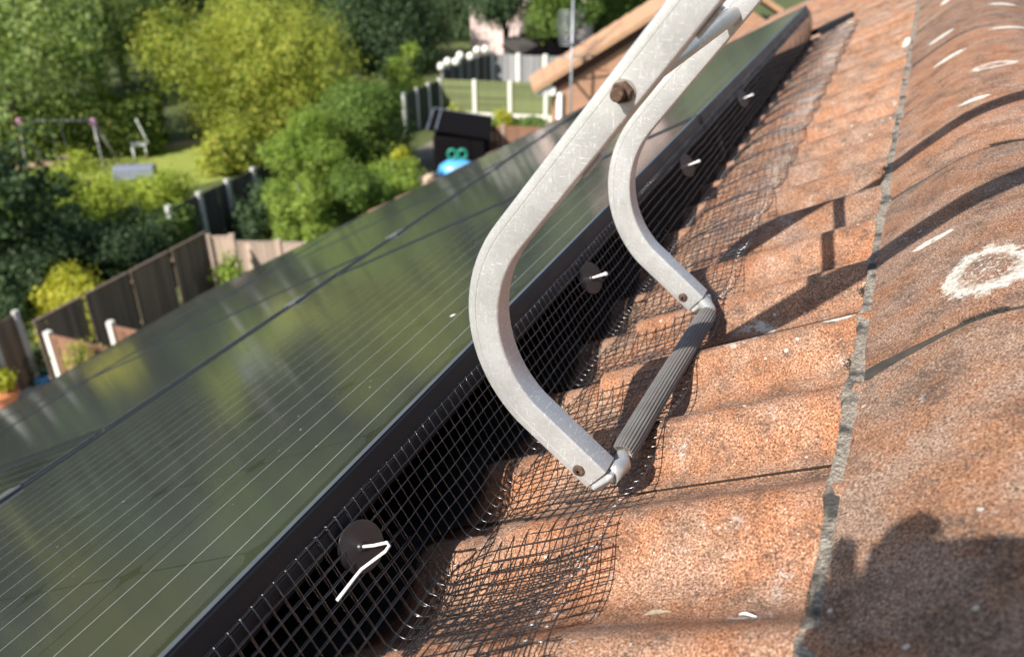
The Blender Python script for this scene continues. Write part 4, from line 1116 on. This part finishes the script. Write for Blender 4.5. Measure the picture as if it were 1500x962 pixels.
tree('shrub', 560, 165, 39, (50, 50), 16000, LM['mid'], .06, 'mid green shrub beside the dark green fence', 96, 'shrub', 9)
tree('shrub', 332, 395, 21.5, (22, 40), 2600, LM['bright'], .05, 'green climber with yellow tips beside the pale fence', 90, 'shrub', 7)
tree('shrub', 375, 300, 26, (40, 32), 5000, LM['dark'], .055, 'dark low bush at the foot of the dark grey fence', 91, 'shrub', 7)
# trees left of the picture, mirrored in the panel glass
for i, (ang, ds, rr, zc, mm) in enumerate(((149, 24, 2.6, 2.2, 'dark'), (155.5, 30, 3.2, 3.0, 'yellow'), (161, 23, 2.2, 1.9, 'dark'), (166, 33, 4.0, 3.6, 'bright'), (171, 22, 2.6, 2.4, 'dark'), (178, 30, 3.6, 3.4, 'yellow'), (186, 24, 3.0, 3.0, 'dark'), (145, 38, 4.0, 4.2, 'willow'), (159, 42, 4.5, 4.6, 'dark'), (172, 44, 4.5, 4.8, 'dark'), (184, 44, 4.5, 5, 'dark'))):
    rs = np.random.default_rng(200+i); x, y = ds*math.cos(R(ang)), ds*math.sin(R(ang)); e = empty('garden_tree', (x, y, 0))
    tag(e, ['low dark', 'yellowing', 'small dark', 'bright green', 'round dark', 'broad yellowing', 'thick dark', 'pale green', 'tall dark', 'tall spreading', 'dense dark'][i]+' garden tree past the patio, mirrored in the panel glass', 'tree', 'trees mirrored in the panels')
    lb_ = []
    for k in range(9):
        d = rs.normal(size=3); d /= np.linalg.norm(d); lb_.append(((d[0]*rr*.6, d[1]*rr*.6, max(.5, zc+d[2]*rr*.6)), (rr*.45,)*3))
    pp, nn = crown_points(lb_, 7000, rs, rr*.1); ok = pp[:, 2] > .1
    link('crown', leaves_mesh('crown', pp[ok], nn[ok], .11, rs), LM[mm], e)
    MB().tube([(0, 0, -.1), (.1, 0, zc*.6), (0, .1, zc+rr*.4)], [.22, .15, .05], 8).build('trunk', M_BARK, e)
# pale pink house and dark roof seen through the trees
p = tp(772, 70, 53); e = empty('pink_house', (p.x, p.y, 0), YAW-.2); tag(e, 'pale pink rendered house half hidden by dark trees', 'house')
MB().box((0, 3, 3.4), (7, 6, 6.8)).build('wall', plain('pink_render', (.78,.60,.56), .9, 0, .05), e)
rf = MB(); rf.add([(-3.8,-.3,6.6),(3.8,-.3,6.6),(3.8,6.3,6.6),(-3.8,6.3,6.6),(-3.8,3,9),(3.8,3,9)], [(0,1,5,4),(2,3,4,5),(0,4,3),(1,2,5),(0,3,2,1)]); rf.build('roof', plain('brown_tiles', (.16,.09,.06), .9), e)
wn = MB().box((-1.4, -.03, 4.6), (1.2, .1, 1.2)).build('window', M_WHITE, e); MB().box((-1.4, -.09, 4.6), (1.0, .02, 1.0)).build('pane', M_BLACK, wn)
p = tp(808, 90, 46.5); e = empty('dark_shed', (p.x, p.y, 0), YAW+.3); tag(e, 'dark timber shed with pitched roof beyond the silvery fence', 'shed')
MB().box((0, 1.5, 1.2), (3.6, 3, 1.5)).build('wall', M_WG, e)
rf = MB(); rf.add([(-1.9,-.2,1.45),(1.9,-.2,1.45),(1.9,3.2,1.45),(-1.9,3.2,1.45),(0,-.2,2.3),(0,3.2,2.3)], [(0,4,5,3),(1,2,5,4),(0,1,4),(2,3,5),(0,3,2,1)]); rf.build('roof', M_BLACK, e)

# bird dropping on the near panel
m = MB(); N = 14
m.add([(0, 0, .0012)]+[((.0045+.0015*math.sin(i*2.1))*math.cos(2*math.pi*i/N), (.0032+.0012*math.cos(i*1.7))*math.sin(2*math.pi*i/N), 0) for i in range(N)], [(0, 1+i, 1+(i+1) % N) for i in range(N)], True)
o = m.build('bird_dropping', M_WHITEPIN); o.matrix_world = Matrix.Translation(ppt(.124, .835, -.0014)) @ MP; tag(o, 'small white bird dropping on the dark near panel', 'dropping')
